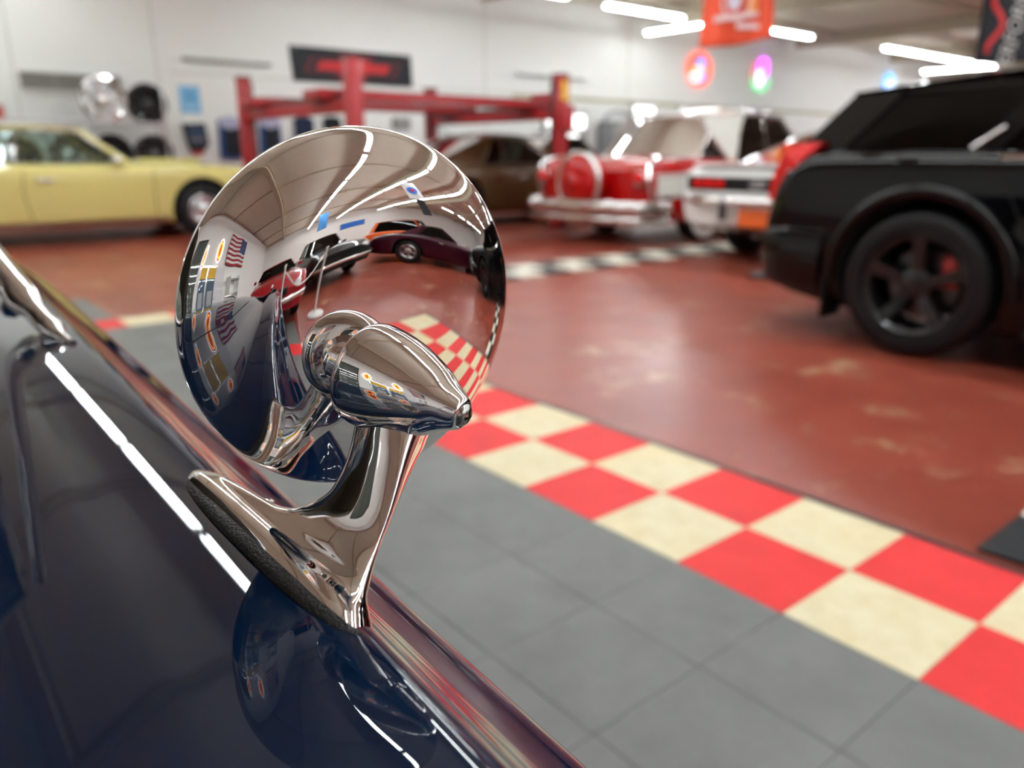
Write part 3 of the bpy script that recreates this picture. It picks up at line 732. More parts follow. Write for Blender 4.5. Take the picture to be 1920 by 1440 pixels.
sp['green']['roof_mat'] = BLK
wag, bv = build_car('black_wagon', sp, BLK, 'black station wagon with tinted windows and black five-spoke wheels', loc=(-0.235, 5.06, 0), rz=0.0, glassm=GLASS_T)
for x in sp['axles']:
    arch_lip(wag, bv, x, .385, .462, .036, BLK, -.05, math.pi + .05, .010, 'wheel_arch_flare')
for s in (1, -1):
    surf_strip('shoulder_line', bv, s, [(-2.28, .90), (-1.6, .925), (-.4, .92), (.8, .90), (2.0, .86)], .012, BLK, wag, .010)
    tl = [(-2.42, .76), (-2.36, .85), (-2.27, .97), (-2.15, 1.085), (-2.31, 1.08), (-2.40, 1.02), (-2.46, .90), (-2.485, .76)]
    vv = [(x, s * ((.905 if x > -2.25 else .905 + (x + 2.25) * .36) - max(z - 1.0, 0) * .5), z) for x, z in tl]; vi = [(x + .01, s * .80, z) for x, z in tl]; n = len(tl)
    link('tail_light', fix_normals(pydata('tail_light', vv + vi, [tuple(range(n)), tuple(range(2 * n - 1, n - 1, -1))] + [(k, (k + 1) % n, n + (k + 1) % n, n + k) for k in range(n)])), REDLENS, wag)
    box('mud_flap', (-2.01, s * .84, .30), (.02, .2, .34), BLACKP, wag, .004)
    box('side_mirror', (1.05, s * 1.0, 1.04), (.12, .2, .15), BLK, wag, .05)
    box('side_sill', (0.0, s * .93, .20), (2.0, .05, .09), BLK, wag, .02)
    box('side_marker', (-1.02, s * .945, .72), (.05, .012, .09), REDLENS, wag, .004)
    round_lamp(wag, 'headlight', (2.38, s * .62, .72), .085, .06, WHITELENS, CHROME)
    surf_strip('window_sill_trim', bv, s, [(-1.22, 1.012), (-.2, 1.005), (.9, .985)], .008, CHROME, wag, .012)
    tube('pillar_trim', [(-1.39, s * .825, 1.05), (-1.27, s * .775, 1.15)], .012, CHROME, wag, 8)
rb = tube('rear_bumper', [tuple(p) for p in catmull([(-2.05, -.90, .46), (-2.32, -.87, .46), (-2.47, -.76, .47), (-2.53, -.4, .48), (-2.54, 0, .48), (-2.53, .4, .48), (-2.47, .76, .47), (-2.32, .87, .46), (-2.05, .90, .46)], 6)], .19, BLK, wag, 16, flat=.28)
box('bumper_lip', (-2.50, 0, .29), (.2, 1.6, .03), BLACKP, wag, .01)
box('roof_antenna', (-1.3, 0, 1.52), (.10, .03, .05), BLK, wag, .012)
box('front_grille', (2.46, 0, .66), (.06, .8, .26), CHROME, wag, .03)
bumper(wag, 'front_bumper', 2.50, .86, .44, BLK, .14, .3)

# ------------------------------------------------------------------ cars of the far row and the side seen in the chrome
def plain_car(name, m, label, loc, rz, L=4.7, H=1.3, glassm=None, belt=.88, rimm=None, kind='coupe', group=None, hatch=0.0):
    a = L / 2
    sp = dict(w=[(-a, .68), (-a + .08, .84), (-a + .4, .91), (0, .93), (a - .5, .91), (a - .1, .82), (a, .66)],
              zs=[(-a, belt - .2), (-a + .15, belt - .06), (-a + .8, belt), (0, belt - .03), (a - .5, belt - .1), (a, belt - .3)],
              zc=[(-a, belt - .14), (-a + .15, belt + .02), (-a + .8, belt + .05), (0, belt + .01), (.3 * a, belt + .04), (a - .4, belt - .05), (a, belt - .24)],
              zb=[(-a, .36), (-a + .4, .25), (-1.3, .18), (1.3, .18), (a, .3)], R=.33, rim=.2, axles=(-.285 * L, .30 * L), track=.79, rim_mat=rimm or ALLOY, spokes=5, arch=.385,
              seams=[[(.75, belt - .06), (.73, .5), (.75, .22)], [(-.45, belt - .06), (-.5, .5), (-.45, .22)]], handles=[(-.25, belt - .16)])
    f0, f1, r1, r0 = .62, .12, -.75, -1.5 + hatch
    if kind == 'tall': f0, f1, r1, r0 = .85, .5, -a + .55, -a + .3
    if kind == 'pickup': f0, f1, r1, r0 = .75, .35, -.42, -.55
    sp['green'] = dict(xf0=f0, xf1=f1, xr1=r1, xr0=r0, wb=.80, wr=.62, zb=[(-2, belt + .03), (1, belt + .02)], zr=[(-1, H - .06), (0, H - .03), (1, H - .05)], crown=.045,
                       pillars=[('pillar', [(f0, 0), (f0 - .08, 0), (f1 - .07, 1), (f1, 1)]), ('pillar', [(r0 + .5 * (r1 - r0 + .2), 0), (r0, 0), (r1, 1), (r1 + .18, 1)])],
                       windows=[[(f0 - .1, 0), (r0 + .5 * (r1 - r0 + .2) + .03, 0), (r1 + .18, .92), (f1 - .07, .92)]], seat=-.15, bench=max(r0 + .6, -.9))
    car, bv = build_car(name, sp, m, label, loc=loc, rz=rz, glassm=glassm or GLASS_H, group=group)
    bumper(car, 'front_bumper', a + .02, .84, .46, CHROME, .045); bumper(car, 'rear_bumper', -a - .02, .84, .48, CHROME, .045)
    for s in (1, -1):
        round_lamp(car, 'headlight', (a - .05, s * .62, belt - .27), .085, .05, WHITELENS, CHROME)
        box('tail_light', (-a + .0, s * .58, belt - .2), (.05, .3, .1), REDLENS, car, .015)
        box('side_mirror', (f0 - .15, s * .95, belt + .06), (.1, .14, .1), m, car, .03)
    box('grille', (a - .01, 0, belt - .29), (.05, .75, .12), BLACKP, car, .02)
    box('license_plate', (-a - .02, 0, belt - .32), (.02, .31, .15), WHITELENS, car, .004)
    return car
Y2 = paint('mustard_yellow_paint', (0.62, 0.50, 0.06)); BURG = paint('burgundy_paint', (0.045, 0.002, 0.012), 0.3, 0.3); CRIM = paint('crimson_paint', (0.33, 0.004, 0.012)); ORG = paint('orange_paint', (0.72, 0.12, 0.02))
DGR = paint('dark_green_black_paint', (0.012, 0.015, 0.014)); SIL = paint('silver_paint', (0.5, 0.5, 0.5), 0.3, 0.6); SKY = paint('light_blue_paint', (0.35, 0.5, 0.6))
plain_car('yellow_sedan', Y2, 'mustard yellow sedan in the far row behind the red hardtop', (-10.9, 17.0, 0), math.pi / 2, 4.6, 1.42, GLASS)
plain_car('silver_sedan', SIL, 'silver car in the far row behind the white hardtop roof', (-8.2, 17.8, 0), math.pi / 2, 4.7, 1.40, GLASS)
plain_car('grey_blue_coupe', SKY, 'pale blue coupe far off beyond the mustard sedan', (-12.9, 21.0, 0), math.pi / 2, 4.6, 1.36, GLASS)
plain_car('dark_brown_sedan', BRN, 'brown sedan between the lift and the mustard sedan', (-12.9, 11.9, 0), math.pi / 2, 4.6, 1.38)
plain_car('white_van', W2, 'white van far off behind the white muscle coupe', (-6.0, 19.5, 0), math.pi / 2, 4.8, 1.75, GLASS_H, 1.0, kind='tall')
# in the chrome: the row to the camera's right and behind
plain_car('burgundy_coupe', BURG, 'burgundy coupe reflected in the middle of the chrome mirror back', (4.8, 5.4, 0), math.radians(130), 4.7, 1.32, GLASS_T)
plain_car('crimson_roadster', CRIM, 'crimson sports car reflected low in the chrome, left of the post', (4.95, -.35, 0), math.radians(174), 4.3, 1.22, GLASS_T)
plain_car('black_pickup', DGR, 'black pickup reflected in the chrome behind the white post', (7.4, 1.75, 0), math.radians(174), 5.2, 1.6, GLASS_H, 1.0, kind='pickup')
plain_car('orange_suv', ORG, 'orange box-shaped off-roader reflected above the burgundy coupe', (8.2, 6.6, 0), math.radians(150), 4.4, 1.8, GLASS_T, 1.05, kind='tall')

# ------------------------------------------------------------------ red four-post lift
LIFT = mat('red_lift_paint', (0.42, 0.012, 0.018), 0.4, coat=0.3); LIFTD = mat('lift_black_steel', (0.02, 0.02, 0.02), 0.45)
lift = tag(empty('four_post_lift', (-10.0, 6.2, 0)), 'red four-post car lift standing against the white wall', 'car lift')
for ix, x in enumerate((-1.6, 1.6)):
    for iy, y in enumerate((-1.6, 1.6)):
        p = link('post', box_mesh('post', (.17, .17, 2.06), .012, (0, 0, 1.03)), LIFT, lift, True, 35); p.location = (x, y, 0)
        box('base_plate', (0, 0, .01), (.36, .36, .02), LIFTD, p)
        box('post_cap', (0, 0, 2.07), (.18, .18, .02), LIFTD, p)
        box('lock_ladder', (-.06 if x > 0 else .06, .092 if y < 0 else -.092, 1.05), (.05, .02, 1.9), LIFTD, p)
        if ix and iy: box('warning_label', (.088, 0, 1.86), (.004, .10, .26), mat('yellow_sticker', (0.85, 0.5, 0.02), 0.5), p)
for y in (-1.6, 1.6):
    cb = box('cross_beam', (0, y, 1.56), (3.05, .13, .15), LIFT, lift, .01)
    box('beam_cover', (0, 0, .095), (3.05, .15, .035), LIFTD, cb)
for x in (-.95, .95):
    rw = box('runway', (x, 0.05, 1.70), (.48, 3.7, .10), LIFT, lift, .008)
    box('tread_plate', (0, 0, .055), (.46, 3.66, .012), LIFTD, rw)
    box('wheel_stop', (0, 1.80, .10), (.46, .06, .14), LIFT, rw, .01)
box('power_unit', (1.72, 1.6, 1.5), (.14, .2, .34), LIFT, lift, .02)
tube('cable', [tuple(p) for p in catmull([(-1.6, 1.6, 1.5), (-.6, 1.7, 1.2), (.6, 1.7, 1.2), (1.6, 1.6, 1.5)], 8)], .008, LIFTD, lift, 6)

# ------------------------------------------------------------------ things on the long white wall (seen face on from +X)
def on_wall(name, y, z, label, cat, x=XL, group=None):
    r = empty(name, (x + .004, y, z)); tag(r, label, cat, group); return r
def wpoly(name, root, poly, thick, m, off=0.0):
    """flat shape on the left wall: poly in (to the viewer's right = +Y, up)"""
    o = link(name, prism_mesh(name, poly, thick), m, root)
    place(o, (off, 0, 0), (0, 1, 0), (0, 0, 1)); return o
def rect(w, h, cx=0, cy=0): return [(cx - w / 2, cy - h / 2), (cx + w / 2, cy - h / 2), (cx + w / 2, cy + h / 2), (cx - w / 2, cy + h / 2)]
BANB = mat('black_banner_cloth', (0.012, 0.014, 0.02), 0.7); REDP = mat('red_print', (0.62, 0.01, 0.015), 0.5); DREDP = mat('dark_red_print', (0.16, 0.012, 0.02), 0.6)
r = on_wall('badge_banner', 7.98, 2.63, 'long black wall banner with a red cross-shaped car badge', 'banner')
wpoly('cloth', r, [(-1.32, .31), (-1.27, -.30), (1.32, -.29), (1.30, .31)], .012, BANB, .01)
def bow(sx, sy): return [(-.98 * sx, -.13 * sy), (-.36 * sx, -.13 * sy), (-.43 * sx, -.24 * sy), (.27 * sx, -.24 * sy), (.34 * sx, -.13 * sy), (.84 * sx, -.13 * sy), (.98 * sx, .13 * sy), (.36 * sx, .13 * sy), (.43 * sx, .24 * sy), (-.27 * sx, .24 * sy), (-.34 * sx, .13 * sy), (-.84 * sx, .13 * sy)]
wpoly('badge_outline', r, bow(1.08, 1.1), .006, DREDP, .022); wpoly('badge_black', r, bow(1.0, .92), .004, BANB, .028)
wpoly('badge_red', r, bow(.84, .62), .006, REDP, .032)
for y in (-1.2, 0, 1.2): wpoly('eyelet', r, oval(.018, .018, 12, y, .28), .004, STEEL, .022)
# ventilation grille
r = on_wall('wall_vent', 2.99, 2.10, 'wide grey slatted vent high on the white wall behind the yellow coupe', 'vent')
wpoly('backing', r, rect(1.40, .27), .01, mat('vent_dark', (0.14, 0.13, 0.11), 0.8), .0)
for k in range(8):
    b = box('slat', (.028, 0, -.115 + .033 * k), (.03, 1.36, .008), mat('vent_slat', (0.46, 0.44, 0.39), 0.5), r, rot=(0, .55, 0))
for y in (-.70, -.23, .23, .70): box('mullion', (.03, y, 0), (.03, .02, .28), MATS['vent_slat'], r)
for z in (-.14, .14): box('frame', (.03, 0, z), (.04, 1.44, .03), HOUSE, r)
# blue poster
r = on_wall('blue_poster', 4.79, 1.92, 'small light blue poster on the wall above the black bag', 'poster')
wpoly('sheet', r, rect(.34, .44), .006, mat('light_blue_print', (0.22, 0.52, 0.80), 0.5), .004)
wpoly('picture', r, rect(.17, .18, 0, .06), .002, mat('mid_blue_print', (0.15, 0.42, 0.72), 0.5), .0105); wpoly('caption', r, rect(.24, .05, 0, -.12), .002, mat('pale_blue_print', (0.38, 0.65, 0.86), 0.5), .0105)
# black pouch with blue panel and red foot
r = on_wall('display_pouch', 4.80, 1.27, 'black tapered display pouch with a dark blue panel and red bottom', 'pouch')
wpoly('body', r, [(-.20, .25), (.18, .27), (.22, -.08), (.13, -.19), (-.10, -.20), (-.14, -.10)], .05, BANB, .01)
wpoly('panel', r, [(-.14, .20), (.13, .21), (.17, -.06), (-.10, -.08)], .006, mat('navy_print', (0.015, 0.04, 0.10), 0.5), .062)
wpoly('print_stripe', r, [(-.11, .02), (.15, .03), (.16, -.03), (-.10, -.04)], .003, mat('grey_print', (0.18, 0.16, 0.17), 0.5), .069)
wpoly('foot', r, [(-.10, -.20), (.13, -.19), (.09, -.26), (-.08, -.26)], .04, REDP, .01)
# shirts on hangers
NAVY = mat('navy_cloth', (0.006, 0.012, 0.05), 0.8); BLUEC = mat('blue_cloth', (0.012, 0.055, 0.20), 0.8); BLKC = mat('black_cloth', (0.008, 0.009, 0.012), 0.85); PALE = mat('pale_lilac_cloth', (0.45, 0.45, 0.62), 0.8)
def garment(y, z, w, h, main, front, label, collar=None):
    r = on_wall('hanging_shirt', y, z, label, 'shirt', group='shirts hung along the white wall')
    wpoly('cloth', r, [(-w / 2, -h / 2), (-w * .46, h * .30), (-w * .5, h * .42), (-w * .2, h * .5), (w * .2, h * .5), (w * .5, h * .42), (w * .46, h * .30), (w / 2, -h / 2), (0, -h * .53)], .05, main, .02)
    if front: wpoly('front_panel', r, [(-w * .30, -h * .45), (-w * .28, h * .22), (w * .34, h * .24), (w * .36, -h * .42)], .01, front, .071)
    if collar: wpoly('yoke', r, [(-w * .46, h * .28), (0, h * .20), (w * .46, h * .28), (w * .49, h * .42), (w * .2, h * .5), (-w * .2, h * .5), (-w * .49, h * .42)], .01, collar, .0715)
    tube('hanger', [(.05, -.03, h * .5), (.05, 0, h * .5 + .06), (.05, .02, h * .5 + .09)], .006, STEEL, r, 6)
garment(5.42, 1.30, .42, .70, BLUEC, BLKC, 'blue shirt with black front beside the black pouch', PALE)
garment(6.16, 1.32, .42, .72, BLUEC, BLKC, 'blue shirt with black front just right of the lift post', PALE)
garment(6.84, 1.34, .42, .72, NAVY, None, 'plain navy shirt, third along the wall')
garment(7.42, 1.36, .40, .72, BLKC, None, 'plain black shirt beside the tall lift post')
tag(box('wall_rail', (XL + .05, 5.5, 2.57), (.06, 1.55, .05), mat('grey_metal', (0.36, 0.36, 0.34), 0.5), None, .008), 'thin grey rail fixed high on the wall left of the banner', 'rail')
r = on_wall('unlit_fixture', 13.15, 2.78, 'slim white unlit light fixture on the wall above the right lift post', 'light')
box('housing', (.05, 0, 0), (.09, 2.2, .05), HOUSE, r, .01); box('diffuser', (.05, 0, -.035), (.06, 2.1, .02), MATS['grey_metal'], r)
for y in (-1.08, 1.08): box('end_cap', (.05, y, 0), (.10, .05, .07), CHROME, r, .01)
# framed picture under the runway
r = on_wall('framed_picture', 9.0, 1.62, 'small framed picture under the lift runway', 'picture')
wpoly('frame', r, rect(.42, .22), .02, BLACKP, .0); wpoly('print', r, rect(.36, .16), .003, mat('grey_photo', (0.35, 0.35, 0.33), 0.5, var=.6, vscale=14), .021)
# red and white sticker at the left edge
r = on_wall('wall_sign', 1.93, 1.60, 'small red and white sign at the far left of the wall', 'sign')
wpoly('plate', r, rect(.30, .34), .01, HOUSE, .0); wpoly('red_print', r, rect(.2, .2, -.02, .03), .003, mat('salmon_print', (0.62, 0.12, 0.08), 0.5), .011); wpoly('dark_print', r, rect(.2, .05, .02, -.13), .003, BLACKP, .011)

# wheel display rack
rack = tag(empty('wheel_rack', (-13.75, 3.1, 0)), 'grey metal rack holding loose alloy wheels behind the yellow coupe', 'rack')
for y in (-1.5, 0.95):
    for x in (-.2, .2): box('upright', (x, y, 1.0), (.04, .04, 2.0), STEEL, rack)
for z in (.05, .70, 1.46):
    box('shelf', (0, -.27, z), (.44, 2.45, .02), mat('shelf_grey', (0.45, 0.45, 0.44), 0.5), rack); box('shelf_lip', (.22, -.27, z + .02), (.02, 2.45, .05), STEEL, rack)
def loose_wheel(y, z, rr, m, label, sp=9, x=-13.68, tyre=False):
    w = empty('loose_wheel', (x, y, z)); tag(w, label, 'wheel', 'wheels on the display rack')
    o = link('rim', rim_mesh('rim', rr, .2, sp, 'spoke', .045), m, w, True, 35); o.rotation_euler = (0, math.pi / 2, 0)
    o2 = link('lip', revolve_mesh('lip', [(rr - .005, .06), (rr + .012, .08), (rr + .012, .10), (rr - .02, .10)], 48, close=True), m, w, True, 40); o2.rotation_euler = (0, math.pi / 2, 0)
    b = link('barrel_back', revolve_mesh('barrel_back', [(0, -.085), (rr - .04, -.085), (rr - .04, -.075), (0, -.075)], 36), BLACKP if m is not CHROME else STEEL, w); b.rotation_euler = (0, math.pi / 2, 0)
    return w
loose_wheel(3.19, 1.815, .325, CHROME, 'big bright chrome wheel on the top of the rack', 7, -13.64)
loose_wheel(3.83, 1.78, .29, BLACKALLOY, 'black multi-spoke wheel on the rack, right of the chrome wheel', 9)
loose_wheel(3.23, 1.02, .29, BLACKALLOY, 'black wheel on the middle shelf under the chrome wheel', 6)
loose_wheel(3.85, 1.02, .29, DARKALLOY, 'dark wheel on the middle shelf, rightmost, above the yellow hood', 8)
loose_wheel(2.62, 1.02, .29, ALLOY, 'silver wheel seen through the yellow coupe windshield', 8)
loose_wheel(2.01, 1.00, .27, mat('gold_alloy', (0.55, 0.47, 0.3), 0.25, 1.0), 'pale gold wheel seen through the yellow coupe side window', 10, -13.66)
# neon signs far along the wall
def neon(name, col, st):
    m = mat(name, (0.1, 0.1, 0.1), 0.4, emit=col, es=st); m.cycles.emission_sampling = 'NONE'; return m
N_R, N_B, N_P, N_G, N_W, N_O = neon('neon_red', (1, .10, .06), .9), neon('neon_blue', (.12, .3, 1), 1.2), neon('neon_purple', (.75, .06, 1), 1.6), neon('neon_green', (.1, .9, .3), .7), neon('neon_white', (1, .95, 1), .9), neon('neon_orange', (1, .35, .05), 1.3)
def ring_pts(rx, rz, n=36, cy=0, cz=0, x=.07, a0=0, a1=2 * math.pi, closed=True): return [(x, cy + rx * math.cos(a), cz + rz * math.sin(a)) for a in np.linspace(a0, a1, n, not closed)]
r = on_wall('neon_sign', 18.6, 3.26, 'round red neon wall sign with blue and white tubes', 'neon sign')
wpoly('backboard', r, oval(.50, .44, 32), .03, mat('salmon_board', (0.75, 0.32, 0.26), 0.5))
tube('red_tube', ring_pts(.52, .43), .022, N_R, r, 8, True); tube('blue_tube', ring_pts(.12, .10, 20, .06, .15), .022, N_B, r, 8, True)
tube('blue_tube', ring_pts(.11, .09, 20, .08, -.18), .022, N_B, r, 8, True); tube('white_tube', ring_pts(.20, .10, 20, -.18, -.22), .022, N_W, r, 8, True); tube('orange_tube', ring_pts(.3, .03, 16, 0, 0), .016, N_O, r, 8, True)
r = on_wall('neon_sign', 21.5, 3.30, 'purple and green neon wall sign right of the red one', 'neon sign')
wpoly('backboard', r, oval(.46, .46, 32), .03, mat('pale_board', (0.6, 0.6, 0.58), 0.5))
tube('purple_tube', ring_pts(.22, .20, 24, .12, .22), .032, N_P, r, 8, True); tube('purple_tube', [(.08, .34, .1), (.08, .22, -.05), (.08, .1, -.2)], .03, N_P, r)
tube('white_tube', ring_pts(.12, .22, 24, -.02, -.10), .03, N_W, r, 8, True); tube('green_tube', ring_pts(.44, .30, 24, .04, -.14, .07, math.pi * .95, 2.1 * math.pi, False), .022, N_G, r); tube('pink_tube', ring_pts(.44, .40, 20, 0, 0, .07, 2.2, 3.6, False), .012, N_R, r)
r = on_wall('neon_sign', 29.5, 3.50, 'small blue neon sign just above the black wagon roof', 'neon sign')
wpoly('backboard', r, oval(.34, .30, 28), .03, mat('blue_board', (0.1, 0.25, 0.6), 0.5)); tube('blue_tube', ring_pts(.30, .26, 24), .03, neon('neon_sky', (.1, .45, 1), 1.3), r, 8, True); tube('white_tube', ring_pts(.14, .12, 18, .04, -.06), .03, N_W, r, 8, True)
# yellow-topped stripe, windows and clutter of the far wall
tag(box('wall_stripe', (XL + .01, 24, 2.30), (.02, 24, .06), mat('mustard_trim', (0.45, 0.42, 0.22), 0.6)), 'thin mustard stripe along the far white wall', 'trim', kind='structure')
SIGNLIT = mat('lit_sign_face', (0.9, 0.9, 0.9), 0.4, emit=(1, 1, 1), es=1.0)
for k, (y, z, w_, h_, lb) in enumerate(((13.6, 1.55, 1.3, .9, 'bright lit display window behind the right lift post'), (16.4, 2.0, .8, .5, 'lit box sign behind the mustard sedan'), (18.3, 2.0, .9, .5, 'lit box sign behind the silver car'), (21.2, 2.1, 1.8, .35, 'long lit box sign above the white hardtop roof'))):
    r = on_wall('lit_display', y, z, lb, 'display'); wpoly('case', r, rect(w_ + .1, h_ + .1), .08, STEEL); [wpoly('lit_face', r, rect(w_ * (.95 - .25 * q), h_ * .34, -.06 * q, h_ * (.25 - .5 * q)), .006, SIGNLIT, .081) for q in (0, 1)]
    wpoly('blue_header', r, rect(w_ * .8, .09, 0, -h_ / 2 - .12), .03, mat('blue_header_print', (0.05, 0.2, 0.6), 0.5))
# arched grey awning above the clutter
r = on_wall('grey_tool_cabinet', 15.2, 0, 'grey tool cabinet standing at the wall behind the hardtop', 'cabinet', x=XL + .3)
box('body', (0, 0, .95), (.55, 1.0, 1.7), mat('cabinet_grey', (0.22, 0.22, 0.23), 0.5), r, .02)
for k in range(5): d = box('drawer', (.285, 0, .35 + k * .3), (.02, .92, .26), MATS['grey_metal'], r, .008); box('handle', (.02, 0, .08), (.02, .6, .02), CHROME, d)
tube('arched_hood', [(0, .5 * math.cos(a), 1.82 + .22 * math.sin(a)) for a in np.linspace(0, math.pi, 14)], .05, MATS['grey_metal'], r)

# ------------------------------------------------------------------ hanging flags and banners
def hang(name, loc, facing, label, cat):
    r = empty(name, loc, facing); tag(r, label, cat); return r
def cloth_mesh(name, w, h, amp=.03, nx=18, nz=14, sag=.0, waves=1.5, flare=0.0):
    v = []
    for s in (0, .006):
        for i in range(nz + 1):
            q = i / nz
            for j in range(nx + 1):
                u = -1 + 2 * j / nx
                v.append((u * w / 2 * (1 + flare * q), amp * math.sin(u * math.pi * waves + 1.3 * q) * (.3 + q) + s, -q * h - sag * q * (.5 - u * .5 - .25 * u * u)))
    n = (nx + 1) * (nz + 1); f = []
    for i in range(nz):
        for j in range(nx):
            a = i * (nx + 1) + j; f += [(a, a + 1, a + nx + 2, a + nx + 1), (n + a, n + a + nx + 1, n + a + nx + 2, n + a + 1)]
    for i in range(nz):
        for j in (0, nx):
            a = i * (nx + 1) + j; f.append((a, a + nx + 1, n + a + nx + 1, n + a))
    for j in range(nx):
        for i in (0, nz):
            a = i * (nx + 1) + j; f.append((a, n + a, n + a + 1, a + 1))
    return fix_normals(pydata(name, v, f))
fa = YAW * -1  # local +x to the viewer's right
ORC = mat('orange_flag_cloth', (0.80, 0.075, 0.02), 0.6, var=.15, vscale=3)
fl = hang('hanging_flag', (-7.85, 10.95, 4.12), math.radians(50.45 - 17), 'orange-red flag with a pale round crest hanging from the ceiling', 'flag')
link('cloth', cloth_mesh('cloth', .98, 1.42, .05, sag=.12, flare=.12), ORC, fl, True)
PALEP = mat('pale_pink_print', (0.80, 0.55, 0.55), 0.6); ORP = mat('light_orange_print', (0.85, 0.28, 0.06), 0.6)
def fpoly(nm, root, poly, m, y=-.05, t=.004):
    o = link(nm, prism_mesh(nm, poly, t), m, root); place(o, (0, y, 0), (1, 0, 0), (0, 0, 1)); return o
ring = link('crest_ring', tube_mesh('crest_ring', [(-.02 + .21 * math.cos(a), -.07, -.86 + .27 * math.sin(a)) for a in np.linspace(0, 2 * math.pi, 32, False)], .022, 6, True), PALEP, fl, True)
fpoly('crest', fl, oval(.10, .14, 20, -.05, -.86), mat('pale_blue_print2', (0.72, 0.62, 0.72), 0.6), -.07)
fpoly('side_panel', fl, rect(.16, .5, .21, -.85), ORP, -.062); fpoly('name_band', fl, [(-.34, -1.16), (.30, -1.10), (.31, -1.03), (-.33, -1.07)], PALEP, -.085); fpoly('name_band', fl, [(.0, -1.26), (.34, -1.28), (.34, -1.21), (.0, -1.18)], PALEP, -.09)
tube('pole', [(-.55, 0, .02), (.55, 0, .02)], .014, STEEL, fl, 8)
for x in (-.5, .5): tube('cord', [(x, 0, .02), (x, 0, .31)], .004, STEEL, fl, 5)
bn = hang('hanging_banner', (-5.32, 15.0, 4.12), math.radians(50.45 - 33), 'black vertical banner with red script and white lettering at the right', 'banner')
link('cloth', cloth_mesh('cloth', 1.15, 1.66, .02), BANB, bn, True)
tx = text_obj('lettering', 'PERFORMANCE', .30, mat('white_print', (0.62, 0.61, 0.58), 0.6), bn, .003, .3); place(tx, (-.02, -.035, -.85), (.12, 0, 1), (-1, 0, .12))
for (x0, m0) in ((-.33, 1), (.30, -1)):
    pts = [(x0 + .09 * math.sin(k * 1.15) * m0, -.04, -.12 - k * .14) for k in range(11)]
    tube('red_script', [tuple(p) for p in catmull(pts, 5)], .045, REDP, bn, 6, flat=.3)
tube('pole', [(-.6, 0, .01), (.6, 0, .01)], .014, STEEL, bn, 8)
for x in (-.5, .5): tube('cord', [(x, 0, .0), (x, 0, .24)], .004, STEEL, bn, 5)
BLUEB = mat('royal_blue_banner', (0.02, 0.16, 0.62), 0.6); WHITEB = mat('white_banner', (0.75, 0.75, 0.75), 0.6)
def simple_banner(name, loc, rz, w, h, m, label, disc=None):
    r = hang(name, loc, rz, label, 'banner'); link('cloth', cloth_mesh('cloth', w, h, .02), m, r, True)
    tube('pole', [(-w / 2, 0, .01), (w / 2, 0, .01)], .012, STEEL, r, 6)
    if disc: fpoly('emblem', r, oval(w * .34, w * .34, 28, 0, -h * .5), disc, -.04); fpoly('emblem_centre', r, oval(w * .16, w * .12, 20, 0, -h * .5), REDP, -.05)
    return r
simple_banner('round_emblem_banner', (4.4, 4.6, 3.7), math.radians(-46), .7, 1.1, WHITEB, 'white banner with a blue round emblem, reflected near the mirror top', BLUEB)
simple_banner('blue_wall_banner', (XR - .05, 6.4, 3.0), math.radians(-90), 2.2, .6, BLUEB, 'wide blue banner on the far wall, reflected above the pickup')
simple_banner('blue_hanging_banner', (9.6, 2.2, 3.7), math.radians(-60), .6, 1.3, mat('sky_blue_banner', (0.08, 0.32, 0.75), 0.6), 'narrow sky blue hanging banner reflected in the chrome')
simple_banner('black_hanging_banner', (7.4, 7.6, 3.6), math.radians(-45), .6, 1.3, BANB, 'narrow black hanging banner reflected in the chrome')

# ------------------------------------------------------------------ the wall behind the camera, seen in the chrome
def on_front(name, x, z, label, cat):
    r = empty(name, (x, YN, z), math.pi); tag(r, label, cat); return r   # local -y points into the room... local +x = world -x
fg = empty('national_flag', (4.75, YN + .03, 3.62)); tag(fg, 'striped national flag with a starred blue corner, reflected in the chrome', 'flag')
FRED, FWHT, FBLU = mat('flag_red', (0.35, 0.008, 0.02), 0.7), mat('flag_white', (0.78, 0.78, 0.76), 0.7), mat('flag_blue', (0.012, 0.03, 0.14), 0.7)
FW, FH = 2.5, 1.42
def wave_strip(nm, x0, x1, z0, z1, y, m):
    v = []; n = 24
    for s in (0, .006):
        for j in range(n + 1):
            x = x0 + (x1 - x0) * j / n; yy = y + .02 * math.sin(x * 5)
            zz = .02 * math.sin(x * 4 + .6)
            v += [(x, yy + s, z0 + zz), (x, yy + s, z1 + zz)]
    k = 2 * (n + 1); f = []
    for j in range(n):
        a = 2 * j; f += [(a, a + 2, a + 3, a + 1), (k + a, k + a + 1, k + a + 3, k + a + 2), (a, k + a, k + a + 2, a + 2), (a + 1, a + 3, k + a + 3, k + a + 1)]
    f += [(0, 1, k + 1, k), (k - 2, 2 * k - 2, 2 * k - 1, k - 1)]
    return link(nm, fix_normals(pydata(nm, v, f)), m, fg, True, 40)
for k in range(13):
    wave_strip('stripe', -FW / 2, FW / 2, -FH * (k + 1) / 13, -FH * k / 13, .05, FRED if k % 2 == 0 else FWHT)
